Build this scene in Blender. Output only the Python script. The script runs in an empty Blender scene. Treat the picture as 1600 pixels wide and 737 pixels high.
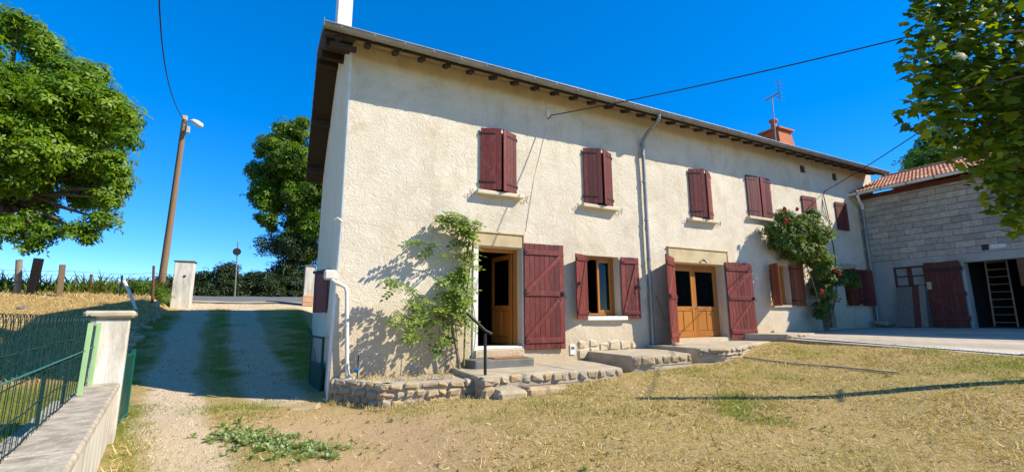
import bpy, bmesh, math, random
import numpy as np
from mathutils import Matrix, Vector, noise as mnoise
random.seed(7); RNG = np.random.default_rng(11)
R = math.radians
scene = bpy.context.scene
COL = scene.collection

# ------------------------------------------------------------------ camera
CAM = Vector((-1.0342, -8.9779, 1.75)); YAW, PITCH, ROLL = 0.47664, 0.17326, -0.00498
fw = Vector((math.sin(YAW)*math.cos(PITCH), math.cos(YAW)*math.cos(PITCH), math.sin(PITCH)))
rt = Vector((math.cos(YAW), -math.sin(YAW), 0)); up = rt.cross(fw)
rt, up = rt*math.cos(ROLL)+up*math.sin(ROLL), up*math.cos(ROLL)-rt*math.sin(ROLL)
cd = bpy.data.cameras.new('camera'); cam = bpy.data.objects.new('camera', cd); COL.objects.link(cam)
cd.sensor_width = 36; cd.lens = 36*714.44/1600; cd.clip_start = .05; cd.clip_end = 3000
cam.matrix_world = Matrix(((rt.x, up.x, -fw.x, CAM.x), (rt.y, up.y, -fw.y, CAM.y), (rt.z, up.z, -fw.z, CAM.z), (0, 0, 0, 1)))
scene.camera = cam
# ------------------------------------------------------------------ light
SUN = Vector((1, -.81, 1.08)).normalized()
EL = math.asin(SUN.z); AZ = math.atan2(SUN.x, SUN.y)
w = bpy.data.worlds.new('World'); scene.world = w; w.use_nodes = True
nt = w.node_tree; bg = nt.nodes['Background']
sky = nt.nodes.new('ShaderNodeTexSky'); sky.sky_type = 'NISHITA'; sky.sun_disc = False
sky.sun_elevation = EL; sky.sun_rotation = AZ; sky.altitude = 2500; sky.air_density = .78; sky.dust_density = 0.0; sky.ozone_density = 4.0
hs = nt.nodes.new('ShaderNodeHueSaturation'); hs.inputs['Hue'].default_value = .508; hs.inputs['Saturation'].default_value = 1.61; hs.inputs['Value'].default_value = 1.34
gm = nt.nodes.new('ShaderNodeGamma'); gm.inputs[1].default_value = .7; nt.links.new(sky.outputs[0], gm.inputs[0]); nt.links.new(gm.outputs[0], hs.inputs['Color']); nt.links.new(hs.outputs[0], bg.inputs[0]); bg.inputs[1].default_value = 0.15
sd = bpy.data.lights.new('sun', 'SUN'); sd.energy = 3.4; sd.angle = R(.53); sd.color = (1, .93, .80)
so = bpy.data.objects.new('sun', sd); COL.objects.link(so); so.rotation_euler = SUN.to_track_quat('Z', 'Y').to_euler()
so.location = (20, -20, 25)
vs = scene.view_settings; vs.view_transform = 'Standard'; vs.look = 'None'; vs.gamma = 1; vs.exposure = 1.17; vs.use_curve_mapping = False

# ------------------------------------------------------------------ helpers
WM = {}
def link(o, parent=None, M=None):
    COL.objects.link(o)
    M = M or Matrix.Identity(4)
    if parent is not None:
        o.parent = parent; o.matrix_parent_inverse = WM[parent.name].inverted()
    o.matrix_basis = M; WM[o.name] = M
    return o
def tag(o, label=None, cat=None, group=None, kind=None):
    if label: o['label'] = label
    if cat: o['category'] = cat
    if group: o['group'] = group
    if kind: o['kind'] = kind
    return o
def thing(name, label, cat, loc=(0, 0, 0), group=None):
    o = bpy.data.objects.new(name, None); o.empty_display_size = .2
    link(o, None, Matrix.Translation(Vector(loc))); return tag(o, label, cat, group)
class MB:
    def __init__(s): s.v = []; s.f = []; s.sm = []
    def add(s, vs, fs, smooth=False):
        b = len(s.v); s.v += [tuple(v) for v in vs]; s.f += [tuple(i+b for i in f) for f in fs]; s.sm += [smooth]*len(fs); return s
    def cbox(s, lo, hi, c=.004, o=(0, 0, 0), ax=None, jit=0, rnd=random):
        """chamfered box between lo and hi in the frame (o, ax)"""
        lo = Vector(lo); hi = Vector(hi)
        for i in range(3):
            if lo[i] > hi[i]: lo[i], hi[i] = hi[i], lo[i]
        c = min(c, min(hi-lo)*.45); P = {}; vs = []
        o = Vector(o); A = [Vector(a) for a in ax] if ax else [Vector((1, 0, 0)), Vector((0, 1, 0)), Vector((0, 0, 1))]
        for k in range(8):
            sg = [(k >> i) & 1 for i in range(3)]; j = Vector([rnd.uniform(-jit, jit) for _ in range(3)])
            for a in range(3):
                p = Vector([(hi[i] if sg[i] else lo[i])+(0 if i == a else (-c if sg[i] else c)) for i in range(3)])+j
                P[k, a] = len(vs); vs.append(o+A[0]*p.x+A[1]*p.y+A[2]*p.z)
        fs = []
        for a in range(3):
            b, d = (a+1) % 3, (a+2) % 3
            for sgn in (0, 1):
                ks = [sgn << a | u << b | v << d for u, v in ((0, 0), (1, 0), (1, 1), (0, 1))]
                fs.append([P[k, a] for k in ks])
            for u in (0, 1):
                for v in (0, 1):
                    k0 = u << b | v << d; k1 = k0 | 1 << a
                    fs.append([P[k0, b], P[k1, b], P[k1, d], P[k0, d]])
        for k in range(8): fs.append([P[k, 0], P[k, 1], P[k, 2]])
        ce = sum(vs, Vector())/len(vs); out = []
        for f in fs:
            p = [vs[i] for i in f]; n = (p[1]-p[0]).cross(p[2]-p[0])
            m = sum(p, Vector())/len(p)-ce
            out.append(f if n.dot(m) > 0 else f[::-1])
        return s.add(vs, out)
    def tube(s, path, r, n=8, caps=True, smooth=True):
        path = [Vector(p) for p in path]; rs = r if isinstance(r, (list, tuple)) else [r]*len(path)
        vs = []; fs = []; pu = None
        for i, p in enumerate(path):
            t = (path[min(i+1, len(path)-1)]-path[max(i-1, 0)]).normalized()
            if pu is None:
                pu = t.orthogonal().normalized()
            else:
                pu = (pu-t*pu.dot(t)); pu = pu.normalized() if pu.length > 1e-6 else t.orthogonal().normalized()
            q = t.cross(pu)
            for k in range(n):
                a = 2*math.pi*k/n; vs.append(p+(pu*math.cos(a)+q*math.sin(a))*rs[i])
        for i in range(len(path)-1):
            for k in range(n): fs.append((i*n+k, i*n+(k+1) % n, (i+1)*n+(k+1) % n, (i+1)*n+k))
        s.add(vs, fs, smooth)
        if caps: s.add([vs[k] for k in range(n)][::-1], [tuple(range(n))]); s.add(vs[-n:], [tuple(range(n))])
        return s
    def prism(s, poly, z0, z1):
        """vertical prism over a counter-clockwise polygon; z1 may be a function of (x, y)"""
        zf = z1 if callable(z1) else (lambda x, y: z1)
        n = len(poly); a = [(x, y, z0) for x, y in poly]; b = [(x, y, zf(x, y)) for x, y in poly]
        return s.add(a+b, [tuple(range(n))[::-1], tuple(range(n, 2*n))]+[(i, (i+1) % n, n+(i+1) % n, n+i) for i in range(n)])
    def quad(s, *p): return s.add(p, [tuple(range(len(p)))])
    def mesh(s, name, mat):
        me = bpy.data.meshes.new(name); me.from_pydata(s.v, [], s.f); me.update()
        me.polygons.foreach_set('use_smooth', s.sm)
        for m in (mat if isinstance(mat, (list, tuple)) else [mat]): me.materials.append(m)
        return me
    def build(s, name, mat, parent=None, M=None, bevel=0):
        o = bpy.data.objects.new(name, s.mesh(name, mat)); link(o, parent, M)
        if bevel:
            b = o.modifiers.new('bevel', 'BEVEL'); b.width = bevel; b.segments = 2; b.limit_method = 'ANGLE'
        return o
def one(name, mat, parent, lo, hi, c=.004, o=(0, 0, 0), ax=None, jit=0, rnd=random): return MB().cbox(lo, hi, c, o, ax, jit, rnd).build(name, mat, parent)
def inst(name, me, parent, M): return link(bpy.data.objects.new(name, me), parent, M)
def scatter(name, tv, tf, pos, rot, sc, rnd, mat, parent=None, extra=None):
    """one mesh with a triangle template copied to every position; rnd is stored per vertex"""
    tv = np.asarray(tv, np.float32); tf = np.asarray(tf, np.int32); N = len(pos); k = len(tv); m = len(tf)
    S = np.asarray(sc, np.float32).reshape(N, 1, -1)
    V = np.einsum('nij,nkj->nki', rot, tv[None]*S)+np.asarray(pos)[:, None]
    F = (tf[None]+(np.arange(N)*k)[:, None, None]).reshape(-1)
    me = bpy.data.meshes.new(name); me.vertices.add(N*k); me.vertices.foreach_set('co', V.astype(np.float32).reshape(-1))
    me.loops.add(N*m*3); me.loops.foreach_set('vertex_index', F.astype(np.int32))
    me.polygons.add(N*m); me.polygons.foreach_set('loop_start', np.arange(0, N*m*3, 3, dtype=np.int32))
    me.update(calc_edges=True)
    a = me.attributes.new('rnd', 'FLOAT', 'POINT'); a.data.foreach_set('value', np.repeat(np.asarray(rnd, np.float32), k))
    me.materials.append(mat); o = bpy.data.objects.new(name, me); link(o, parent); return o
def frames(z, x):
    """rotation matrices with column 2 along z and column 0 near x"""
    z = z/np.linalg.norm(z, axis=1, keepdims=True); x = x-z*(x*z).sum(1, keepdims=True); x /= np.linalg.norm(x, axis=1, keepdims=True)+1e-9
    return np.stack([x, np.cross(z, x), z], -1)
def unit(n): v = RNG.normal(size=(n, 3)); return v/np.linalg.norm(v, axis=1, keepdims=True)
def sstep(a, b, x): t = np.clip((x-a)/(b-a), 0, 1); return t*t*(3-2*t)

# ------------------------------------------------------------------ materials
class NT:
    def __init__(s, name):
        s.m = bpy.data.materials.new(name); s.m.use_nodes = True; s.t = s.m.node_tree; s.b = s.t.nodes['Principled BSDF']; s.out = s.t.nodes['Material Output']
        s._pos = None
    def n(s, typ, **kw):
        nd = s.t.nodes.new(typ)
        for k, v in kw.items():
            if k in nd.inputs: nd.inputs[k].default_value = v
            else: setattr(nd, k, v)
        return nd
    def l(s, a, b): s.t.links.new(a, b)
    def pos(s, scale=(1, 1, 1), rot=(0, 0, 0)):
        if s._pos is None: s._pos = s.n('ShaderNodeNewGeometry').outputs['Position']
        mp = s.n('ShaderNodeMapping'); mp.inputs['Scale'].default_value = scale; mp.inputs['Rotation'].default_value = rot
        s.l(s._pos, mp.inputs['Vector']); return mp.outputs[0]
    def noise(s, scale, detail=4, rough=.55, dist=0, vec=None, lac=2):
        nd = s.n('ShaderNodeTexNoise', Scale=scale, Detail=detail, Roughness=rough, Distortion=dist); s.l(vec or s.pos(), nd.inputs['Vector']); return nd.outputs['Fac']
    def ramp(s, fac, stops, interp='LINEAR'):
        nd = s.n('ShaderNodeValToRGB'); cr = nd.color_ramp; cr.interpolation = interp
        while len(cr.elements) < len(stops): cr.elements.new(.5)
        for e, (p, c) in zip(cr.elements, stops):
            e.position = p; e.color = (c, c, c, 1) if isinstance(c, (int, float)) else (*c, 1)
        s.l(fac, nd.inputs[0]); return nd.outputs[0]
    def mix(s, fac, a, b, mode='MIX'):
        nd = s.n('ShaderNodeMix', data_type='RGBA', blend_type=mode)
        for sock, v in ((nd.inputs[0], fac), (nd.inputs[6], a), (nd.inputs[7], b)):
            if isinstance(v, (int, float)): sock.default_value = v
            elif isinstance(v, tuple): sock.default_value = (*v, 1)
            else: s.l(v, sock)
        return nd.outputs[2]
    def math(s, op, a, b=0., c=0.):
        nd = s.n('ShaderNodeMath', operation=op)
        for i, v in enumerate((a, b, c)):
            if isinstance(v, (int, float)): nd.inputs[i].default_value = v
            else: s.l(v, nd.inputs[i])
        return nd.outputs[0]
    def attr(s, name): return s.n('ShaderNodeAttribute', attribute_name=name)
    def rnd(s): return s.n('ShaderNodeObjectInfo').outputs['Random']
    def bump(s, h, strength=.5, dist=.02, prev=None):
        nd = s.n('ShaderNodeBump', Strength=strength, Distance=dist); s.l(h, nd.inputs['Height'])
        if prev is not None: s.l(prev, nd.inputs['Normal'])
        s.l(nd.outputs[0], s.b.inputs['Normal']); return nd.outputs[0]
    def done(s, col=None, rough=.8, metal=0, spec=.3):
        if col is not None:
            if isinstance(col, tuple): s.b.inputs['Base Color'].default_value = (*col, 1)
            else: s.l(col, s.b.inputs['Base Color'])
        if isinstance(rough, (int, float)): s.b.inputs['Roughness'].default_value = rough
        else: s.l(rough, s.b.inputs['Roughness'])
        s.b.inputs['Metallic'].default_value = metal; s.b.inputs['Specular IOR Level'].default_value = spec
        return s.m
def plain(name, a, b, scale=6, rough=.7, metal=0, bump=.3, bscale=40, bd=.004, vary=.0, stretch=(1, 1, 1), spec=.3):
    t = NT(name); c = t.mix(t.ramp(t.noise(scale, 5, .6, vec=t.pos(stretch)), [(.3, 0.), (.7, 1.)]), a, b)
    if vary:
        c = t.mix(1., c, t.ramp(t.rnd(), [(0, 1-vary), (1, 1+vary*.4)]), 'MULTIPLY')
    if bump: t.bump(t.noise(bscale, 4, .6, vec=t.pos(stretch)), bump, bd)
    return t.done(c, rough, metal, spec)

def m_stucco(name, c1, c2, stain, coarse=1.):
    t = NT(name)
    big = t.noise(.7, 5, .6); c = t.mix(t.ramp(big, [(.35, 0.), (.7, 1.)]), c1, c2)
    c = t.mix(t.math('MULTIPLY', t.ramp(t.noise(1.6, 6, .65, .6), [(.48, 0.), (.72, 1.)]), .5), c, stain)
    sep = t.n('ShaderNodeSeparateXYZ'); t.l(t.pos(), sep.inputs[0])
    low = t.ramp(t.math('ADD', t.math('MULTIPLY', sep.outputs[2], .35), t.math('MULTIPLY', t.noise(1.1, 5, .7), .5)), [(.50, 1.), (1.02, 0.)])
    c = t.mix(t.math('MULTIPLY', low, .8), c, stain)
    stk = t.ramp(t.noise(2.2, 5, .7, .3, t.pos((2.2, 2.2, .16))), [(.55, 0.), (.78, 1.)]); c = t.mix(t.math('MULTIPLY', stk, .45), c, stain)
    # trowelled render: short curved ridges and pits
    vec = t.pos((1, 1, 1)); w1 = t.n('ShaderNodeTexNoise', Scale=3.2, Detail=2); t.l(vec, w1.inputs['Vector'])
    va = t.n('ShaderNodeVectorMath', operation='SCALE'); t.l(w1.outputs['Color'], va.inputs[0]); va.inputs['Scale'].default_value = .55
    vb = t.n('ShaderNodeVectorMath', operation='ADD'); t.l(vec, vb.inputs[0]); t.l(va.outputs[0], vb.inputs[1])
    n1 = t.noise(8.2*coarse, 3, .5, 1.2, vb.outputs[0]); rid = t.math('ABSOLUTE', t.math('SUBTRACT', n1, .5))
    rid = t.ramp(rid, [(0, 1.), (.09, .25), (.3, 0.)])
    n2 = t.noise(26*coarse, 4, .6); n3 = t.noise(2.2, 3, .5)
    pit = t.ramp(t.noise(17*coarse, 2, .5, .5), [(.28, 0.), (.4, 1.)])
    h = t.math('ADD', t.math('ADD', t.math('MULTIPLY', rid, .75), t.math('MULTIPLY', n2, .45)), t.math('ADD', t.math('MULTIPLY', n3, 1.2), t.math('MULTIPLY', pit, .45)))
    c = t.mix(t.math('MULTIPLY', t.ramp(pit, [(0, 1.), (1, 0.)]), .3), c, stain)
    t.bump(h, .5, .018); return t.done(c, .93, 0, .15)

M = {}
M['stucco'] = m_stucco('stucco', (.70, .61, .47), (.60, .52, .39), (.45, .34, .195))
M['stucco_gable'] = m_stucco('stucco_gable', (.88, .75, .56), (.82, .69, .50), (.70, .55, .38))  # facade stucco made paler and warmer to offset the gable's blue shade
M['white_paint'] = plain('white_paint', (.76, .74, .68), (.62, .59, .52), 5, .75, bump=.4, bscale=30)
M['white_metal'] = plain('white_metal', (.78, .76, .70), (.70, .67, .60), 3, .45, bump=0)
def m_wood(name, a, b, along=2, rough=.5, bump=.35):
    t = NT(name); st = [14, 14, 14]; st[along] = .9
    n = t.noise(3, 6, .65, .6, t.pos(tuple(st))); c = t.mix(t.ramp(n, [(.25, 0.), (.75, 1.)]), a, b)
    c = t.mix(1., c, t.ramp(t.rnd(), [(0, .78), (1, 1.12)]), 'MULTIPLY')
    t.bump(n, bump, .004); return t.done(c, rough, 0, .35)
def m_shutter(name, a, b, fade):
    t = NT(name); n = t.noise(4, 6, .65, .4, t.pos((12, 12, .8))); c = t.mix(t.ramp(n, [(.3, 0.), (.75, 1.)]), a, b)
    c = t.mix(t.math('MULTIPLY', t.ramp(t.noise(5, 6, .7, .5, t.pos((3, 3, 1))), [(.50, 0.), (.72, 1.)]), .5), c, fade)
    c = t.mix(1., c, t.ramp(t.rnd(), [(0, .62), (1, 1.3)]), 'MULTIPLY')
    t.bump(n, .4, .004); return t.done(c, .55, 0, .35)
M['shutter'] = m_shutter('shutter', (.115, .015, .012), (.165, .030, .020), (.26, .11, .07))
M['shutter_rust'] = m_shutter('shutter_rust', (.24, .060, .022), (.30, .085, .032), (.36, .14, .06))
M['wood_orange'] = m_wood('wood_orange', (.33, .115, .016), (.46, .185, .032), 2, .4, .2)
M['wood_dark'] = m_wood('wood_dark', (.030, .018, .012), (.055, .034, .022), 0, .8)
M['wood_soffit'] = m_wood('wood_soffit', (.10, .050, .030), (.16, .09, .05), 0, .8)
M['wood_barn'] = m_wood('wood_barn', (.12, .022, .018), (.17, .05, .032), 2, .75)
M['wood_grey'] = m_wood('wood_grey', (.16, .13, .10), (.30, .25, .19), 2, .9, .8)
M['wood_post'] = m_wood('wood_post', (.16, .10, .06), (.27, .18, .11), 2, .9, .8)
M['wood_pole'] = m_wood('wood_pole', (.17, .105, .055), (.25, .165, .095), 2, .85, .8)
M['wood_brown'] = m_wood('wood_brown', (.13, .05, .022), (.20, .085, .035), 2, .7)
M['iron'] = plain('iron', (.02, .02, .022), (.035, .032, .03), 20, .5, .3, bump=.2)
M['zinc'] = plain('zinc', (.30, .31, .31), (.22, .23, .235), 3, .5, .55, bump=.15, bscale=12)
M['zinc_gutter'] = plain('zinc_gutter', (.34, .32, .27), (.23, .215, .185), 3, .55, .45, bump=.15, bscale=12)
M['pvc'] = plain('pvc', (.72, .66, .56), (.60, .54, .44), 2, .4, bump=0)
M['wire'] = plain('wire', (.018, .018, .02), (.03, .03, .032), 5, .6, bump=0)
M['fence_wire'] = plain('fence_wire', (.005, .026, .022), (.008, .04, .033), 5, .5, bump=0)
M['fence_post_paint'] = plain('fence_post_paint', (.30, .46, .20), (.24, .38, .17), 5, .55, bump=.2)
M['gate_paint'] = plain('gate_paint', (.005, .10, .065), (.008, .075, .05), 5, .45, bump=.1)
M['gate_dark'] = plain('gate_dark', (.006, .045, .035), (.01, .06, .045), 5, .5, bump=.1)
M['concrete'] = plain('concrete', (.50, .42, .30), (.34, .28, .19), 3.4, .92, bump=.6, bscale=28, bd=.008)
M['slate'] = plain('slate', (.12, .115, .105), (.18, .17, .15), 4, .8, bump=.5, bscale=25, bd=.008)
M['mortar'] = plain('mortar', (.46, .39, .29), (.34, .285, .21), 5, .95, bump=.8, bscale=40, bd=.01)
def m_stone(name, cols, v=.25):
    t = NT(name); r = t.rnd(); c = t.ramp(r, [(i/(len(cols)-1), k) for i, k in enumerate(cols)])
    n = t.noise(9, 6, .65, .5); c = t.mix(t.math('MULTIPLY', t.ramp(n, [(.3, 0.), (.75, 1.)]), .55), c, (.13, .10, .07))
    t.bump(t.noise(22, 6, .65), .8, .012); return t.done(c, .9, 0, .2)
M['stone'] = m_stone('stone', [(.44, .35, .23), (.52, .38, .20), (.36, .30, .21), (.54, .43, .27), (.46, .31, .15), (.40, .36, .29)])
M['block'] = m_stone('block', [(.55, .48, .37), (.43, .38, .31), (.62, .54, .42), (.49, .43, .34), (.36, .32, .26)])
M['lintel'] = plain('lintel', (.56, .45, .27), (.42, .31, .16), 2.2, .9, bump=.5, bscale=20, bd=.008)
M['sill'] = plain('sill', (.66, .58, .42), (.55, .47, .33), 3, .85, bump=.4)
def m_tile(name, cols):
    t = NT(name); c = t.ramp(t.rnd(), [(i/(len(cols)-1), k) for i, k in enumerate(cols)])
    c = t.mix(t.ramp(t.noise(14, 5, .7), [(.55, 0.), (.75, 1.)]), c, (.20, .14, .10)); t.bump(t.noise(40, 4), .4, .005); return t.done(c, .8, 0, .25)
M['tile'] = m_tile('tile', [(.36, .13, .065), (.46, .20, .10), (.30, .10, .055), (.52, .26, .15), (.40, .16, .08)])
M['tile_house'] = m_tile('tile_house', [(.16, .09, .06), (.22, .12, .075)])
M['terracotta'] = plain('terracotta', (.48, .14, .055), (.36, .10, .04), 4, .8, bump=.4)
M['terracotta_pale'] = plain('terracotta_pale', (.62, .36, .22), (.52, .29, .17), 3, .8, bump=.4)
M['dark_room'] = plain('dark_room', (.05, .045, .04), (.035, .03, .028), 2, .9, bump=0)  # near-black colour stands in for the shade inside rooms and openings
M['plaster_grey'] = m_stucco('plaster_grey', (.46, .43, .37), (.36, .335, .29), (.26, .22, .17), .7)
def m_glass(name, tint=(.02, .025, .028)):
    t = NT(name); g = t.n('ShaderNodeBsdfGlossy'); g.inputs['Roughness'].default_value = .03; g.inputs['Color'].default_value = (.32, .34, .35, 1)
    tr = t.n('ShaderNodeBsdfTransparent'); tr.inputs['Color'].default_value = (.55, .6, .6, 1)
    fr = t.n('ShaderNodeFresnel', IOR=1.5); mx = t.n('ShaderNodeMixShader'); t.l(fr.outputs[0], mx.inputs[0]); t.l(tr.outputs[0], mx.inputs[1]); t.l(g.outputs[0], mx.inputs[2])
    t.l(mx.outputs[0], t.out.inputs['Surface']); return t.m
M['glass'] = m_glass('glass')
M['dusty_glass'] = plain('dusty_glass', (.34, .35, .31), (.22, .23, .21), 6, .35, bump=.1)
def m_leaf(name, cols, trans=.35, rough=.5):
    t = NT(name); a = t.attr('rnd').outputs['Fac']
    c = t.ramp(a, [(i/(len(cols)-1), k) for i, k in enumerate(cols)])
    t.done(c, rough, 0, .3); tl = t.n('ShaderNodeBsdfTranslucent')
    c2 = t.mix(1., c, (1.5, 1.5, .5), 'MULTIPLY'); t.l(c2, tl.inputs['Color'])
    mx = t.n('ShaderNodeMixShader'); mx.inputs[0].default_value = trans; t.l(t.b.outputs[0], mx.inputs[1]); t.l(tl.outputs[0], mx.inputs[2]); t.l(mx.outputs[0], t.out.inputs['Surface']); return t.m
def m_leaf_obj(name, cols, trans=.35):
    m = m_leaf(name, cols, trans); t = m.node_tree
    at = [n for n in t.nodes if n.type == 'ATTRIBUTE'][0]; oi = t.nodes.new('ShaderNodeObjectInfo')
    for l in list(at.outputs['Fac'].links): t.links.new(oi.outputs['Random'], l.to_socket)
    return m
M['oak'] = m_leaf('oak', [(.045, .10, .006), (.09, .175, .008), (.155, .25, .011), (.23, .31, .016)])
M['back'] = m_leaf('back', [(.035, .085, .008), (.09, .17, .010), (.18, .26, .016)])
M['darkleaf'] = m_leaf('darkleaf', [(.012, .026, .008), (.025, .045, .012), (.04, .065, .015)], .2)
M['weed'] = m_leaf('weed', [(.06, .11, .015), (.10, .16, .02), (.15, .20, .03), (.20, .19, .05)])
LIME = [(.04, .08, .006), (.085, .14, .008), (.155, .215, .011), (.27, .32, .018)]
M['lime'] = m_leaf('lime', LIME, .5); M['lime_obj'] = m_leaf_obj('lime_obj', LIME, .5)
M['vine'] = m_leaf('vine', [(.09, .15, .02), (.14, .22, .03), (.20, .28, .04), (.28, .32, .06)])
M['rose'] = m_leaf('rose', [(.045, .085, .018), (.075, .13, .022), (.12, .175, .03), (.22, .19, .04)], .3, .65)
M['petal'] = plain('petal', (.62, .015, .04), (.45, .01, .03), 20, .5, bump=0)
M['straw'] = m_leaf('straw', [(.18, .12, .04), (.42, .29, .11), (.60, .45, .20), (.78, .65, .38), (.33, .30, .09)], .2, .8)
M['grass'] = m_leaf('grass', [(.09, .14, .012), (.15, .21, .018), (.23, .27, .028), (.36, .33, .07)], .35)
M['silver'] = m_leaf('silver', [(.17, .24, .06), (.28, .35, .14), (.38, .43, .23), (.16, .24, .04)], .3, .7)
M['lawnweed'] = m_leaf('lawnweed', [(.10, .14, .03), (.17, .21, .06), (.24, .27, .10), (.32, .28, .09)], .25, .8)
M['bark'] = plain('bark', (.10, .075, .05), (.17, .13, .09), 8, .95, bump=1, bscale=18, bd=.02, stretch=(1, 1, .3))
M['dark_bark'] = plain('dark_bark', (.03, .024, .018), (.05, .04, .03), 8, .95, bump=.6)
M['vine_bark'] = plain('vine_bark', (.22, .17, .12), (.13, .095, .065), 14, .95, bump=.8)
M['vine_stem'] = plain('vine_stem', (.20, .20, .05), (.14, .13, .04), 14, .8, bump=.3)
M['blue'] = plain('blue', (.01, .22, .55), (.01, .18, .45), 5, .5, bump=0)
M['doormat'] = plain('doormat', (.42, .16, .04), (.30, .11, .03), 30, .95, bump=.6, bscale=120)
M['pebble'] = m_stone('pebble', [(.45, .36, .24), (.34, .28, .20), (.52, .43, .30)])

# ------------------------------------------------------------------ terrain
def gdrive(y): return np.interp(y, [-9, -4, 0, 2, 4, 6, 9, 13, 14.4, 16, 20, 26, 60, 400], [.2, .25, .29, .36, .58, .90, 1.42, 1.98, 2.18, 2.43, 2.86, 3.0, 2.6, 1.8])
def gleft(y): return np.interp(y, [-9, 2.2, 3.5, 5, 7, 9, 10.5, 12, 13.2, 15, 18, 30, 60, 400], [.36, .38, .46, .66, 1.06, 1.52, 1.95, 2.42, 2.62, 2.72, 2.72, 2.7, 2.4, 1.8])
def wallx(y): return -2.64-.172*(y+1.7)                 # right face of the low roadside wall
def drive_left(y): return np.interp(y, [-9, 0, 4, 8, 12, 14.4, 20], [-1.4, -3.05, -3.75, -4.25, -4.55, -4.7, -5.2])
def hgt(x, y):
    x = np.asarray(x, float); y = np.asarray(y, float)
    front = np.interp(x, [0, 8, 9.3, 10.6, 12, 19], [.31, .73, .88, 1.0, 1.05, 1.1])
    de = np.interp(-y, [0, .62, 3.7, 5.9, 7.6, 10], [11.6, 11.6, 10.75, 9.85, 9.15, 8.3])-x; front = np.where((y < -.3), np.maximum(front, np.minimum(1.045-.10*de, 1.045)), front)
    d = gdrive(y); l = gleft(y)
    e = drive_left(y); left = d+(l-d)*sstep(0.05, .75, e-x)
    side = np.where(x < 0, left, front)
    t = sstep(0., 1., x)*(1-sstep(9.5, 15, y))
    base = left*(1-t)+front*t
    n = np.sin(x*1.7+y*.6)*.012+np.sin(x*.7-y*1.3+1)*.014+np.sin(x*3.1+y*2.7)*.006
    far = sstep(60, 200, np.hypot(x, y)); return base+n*(1-far)
def rutx(y): return np.interp(y, [-9, -3, 0, 4, 8, 13, 16], [-1.1, -1.68, -2.3, -2.9, -3.35, -3.75, -3.9])
def masks(x, y):
    wob = .12*np.sin(y*1.3)+.08*np.sin(y*2.9+1); w2 = .16*np.sin(y*2.1+.5)*np.sin(y*.9)+.10*np.sin(y*5.3+x*2)+.07*np.sin(y*9.7-x*5)
    a = np.exp(-((x-rutx(y)-wob*.5)/.42)**2); b = np.exp(-((x-rutx(y)-1.62+wob*.4)/.48)**2)*sstep(-.6, .8, y)
    grav = np.clip(np.maximum(a, b)*1.25, 0, 1)*sstep(-8, -1, y)*(y < 16.5)
    grav = np.maximum(grav, np.exp(-((y-14.6)/1.0)**2)*(x > -4.6)*(x < 1))
    sand = np.exp(-(((x+.4)/2.3)**2+((y+3.2)/2.6)**2))*1.0
    sand = np.maximum(sand, .9*np.exp(-((x-rutx(y))/.55)**2)*(y < 1))
    green = np.exp(-((x-rutx(y)-.85-w2)/(.36+.5*w2))**2)*sstep(.5, 3, y)*(y < 14)*(.72+1.2*w2)
    green = np.maximum(green, (.8+1.2*w2)*sstep(.0, .5, rutx(y)-.42-x+w2)*(x > drive_left(y)-.3)*(y > -7)*(y < 12))
    green = np.maximum(green, (.8+1.2*w2)*sstep(-1.0, -.3, x+w2*1.5)*(x < .2)*(y > 2.2)*(y < 14))
    green = np.maximum(green, .9*sstep(-.62, -.25, -(x-wallx(y)))*(x > wallx(y))*(y > -7)*(y < 1)*(.8+w2))
    green = np.maximum(green, .85*(x < wallx(y)-.3)*(1-sstep(3.0, 4.6, y)))
    for cx, cy, r, s in ((4.75, -4.55, .45, 1.0), (4.35, -4.8, .3, 1.), (5.15, -4.25, .35, 1.), (4.3, -5.3, .25, 1.), (9.2, -6.2, 1.1, .9), (8.0, -6.4, .6, .5), (-.85, -3.0, .75, .6), (-.4, -2.95, .5, .6), (-1.25, .15, .55, .6), (3.6, -2.3, .6, .35), (7.0, -2.2, .6, .35), (6, -2.5, 1.2, .25), (2.4, -3.4, 1.3, .22), (1.0, -1.9, .5, .5), (2.8, -2.6, .6, .5), (6.3, -2.3, .6, .55), (7.6, -2.5, .5, .5), (9.6, -2.6, .8, .5), (3.3, -4.2, .5, .42), (7, -3.6, .7, .4), (10.1, -4.6, .45, .7), (1.6, -3.1, .5, .4), (-1.7, .1, .4, .95), (-1.1, .1, .45, .95), (-1.35, -.6, .35, .7)):
        green = np.maximum(green, s*np.exp(-((x-cx)**2+(y-cy)**2)/r**2))
    bank = sstep(3., 4.6, y)*sstep(0.1, .8, drive_left(y)-x)
    return grav, sand, np.clip(green, 0, 1), bank
def axis(lo, hi, f0, f1, fine, coarse):
    a = np.arange(f0, f1+1e-6, fine); o = []
    x = f0; s = fine
    while x > lo: s *= 1.25; x -= min(s, coarse); o.append(x)
    p = []; x = f1; s = fine
    while x < hi: s *= 1.25; x += min(s, coarse); p.append(x)
    return np.concatenate([o[::-1], a, p])
gx = axis(-700, 700, -9, 13.5, .11, 60); gy = axis(-60, 900, -9.5, 16, .11, 60)
X, Y = np.meshgrid(gx, gy); Z = hgt(X, Y)
sm = np.array([[0.0]]); mic = (np.sin(X*9.1+np.sin(Y*7))*np.sin(Y*8.3+np.sin(X*5)))*.006; Z = Z+mic*(np.hypot(X, Y) < 20)
nx, ny = len(gx), len(gy); V = np.stack([X, Y, Z], -1).reshape(-1, 3).astype(np.float32)
idx = np.arange(nx*ny).reshape(ny, nx); Q = np.stack([idx[:-1, :-1], idx[:-1, 1:], idx[1:, 1:], idx[1:, :-1]], -1).reshape(-1)
me = bpy.data.meshes.new('ground'); me.vertices.add(len(V)); me.vertices.foreach_set('co', V.reshape(-1)); me.loops.add(len(Q)); me.loops.foreach_set('vertex_index', Q.astype(np.int32))
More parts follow.
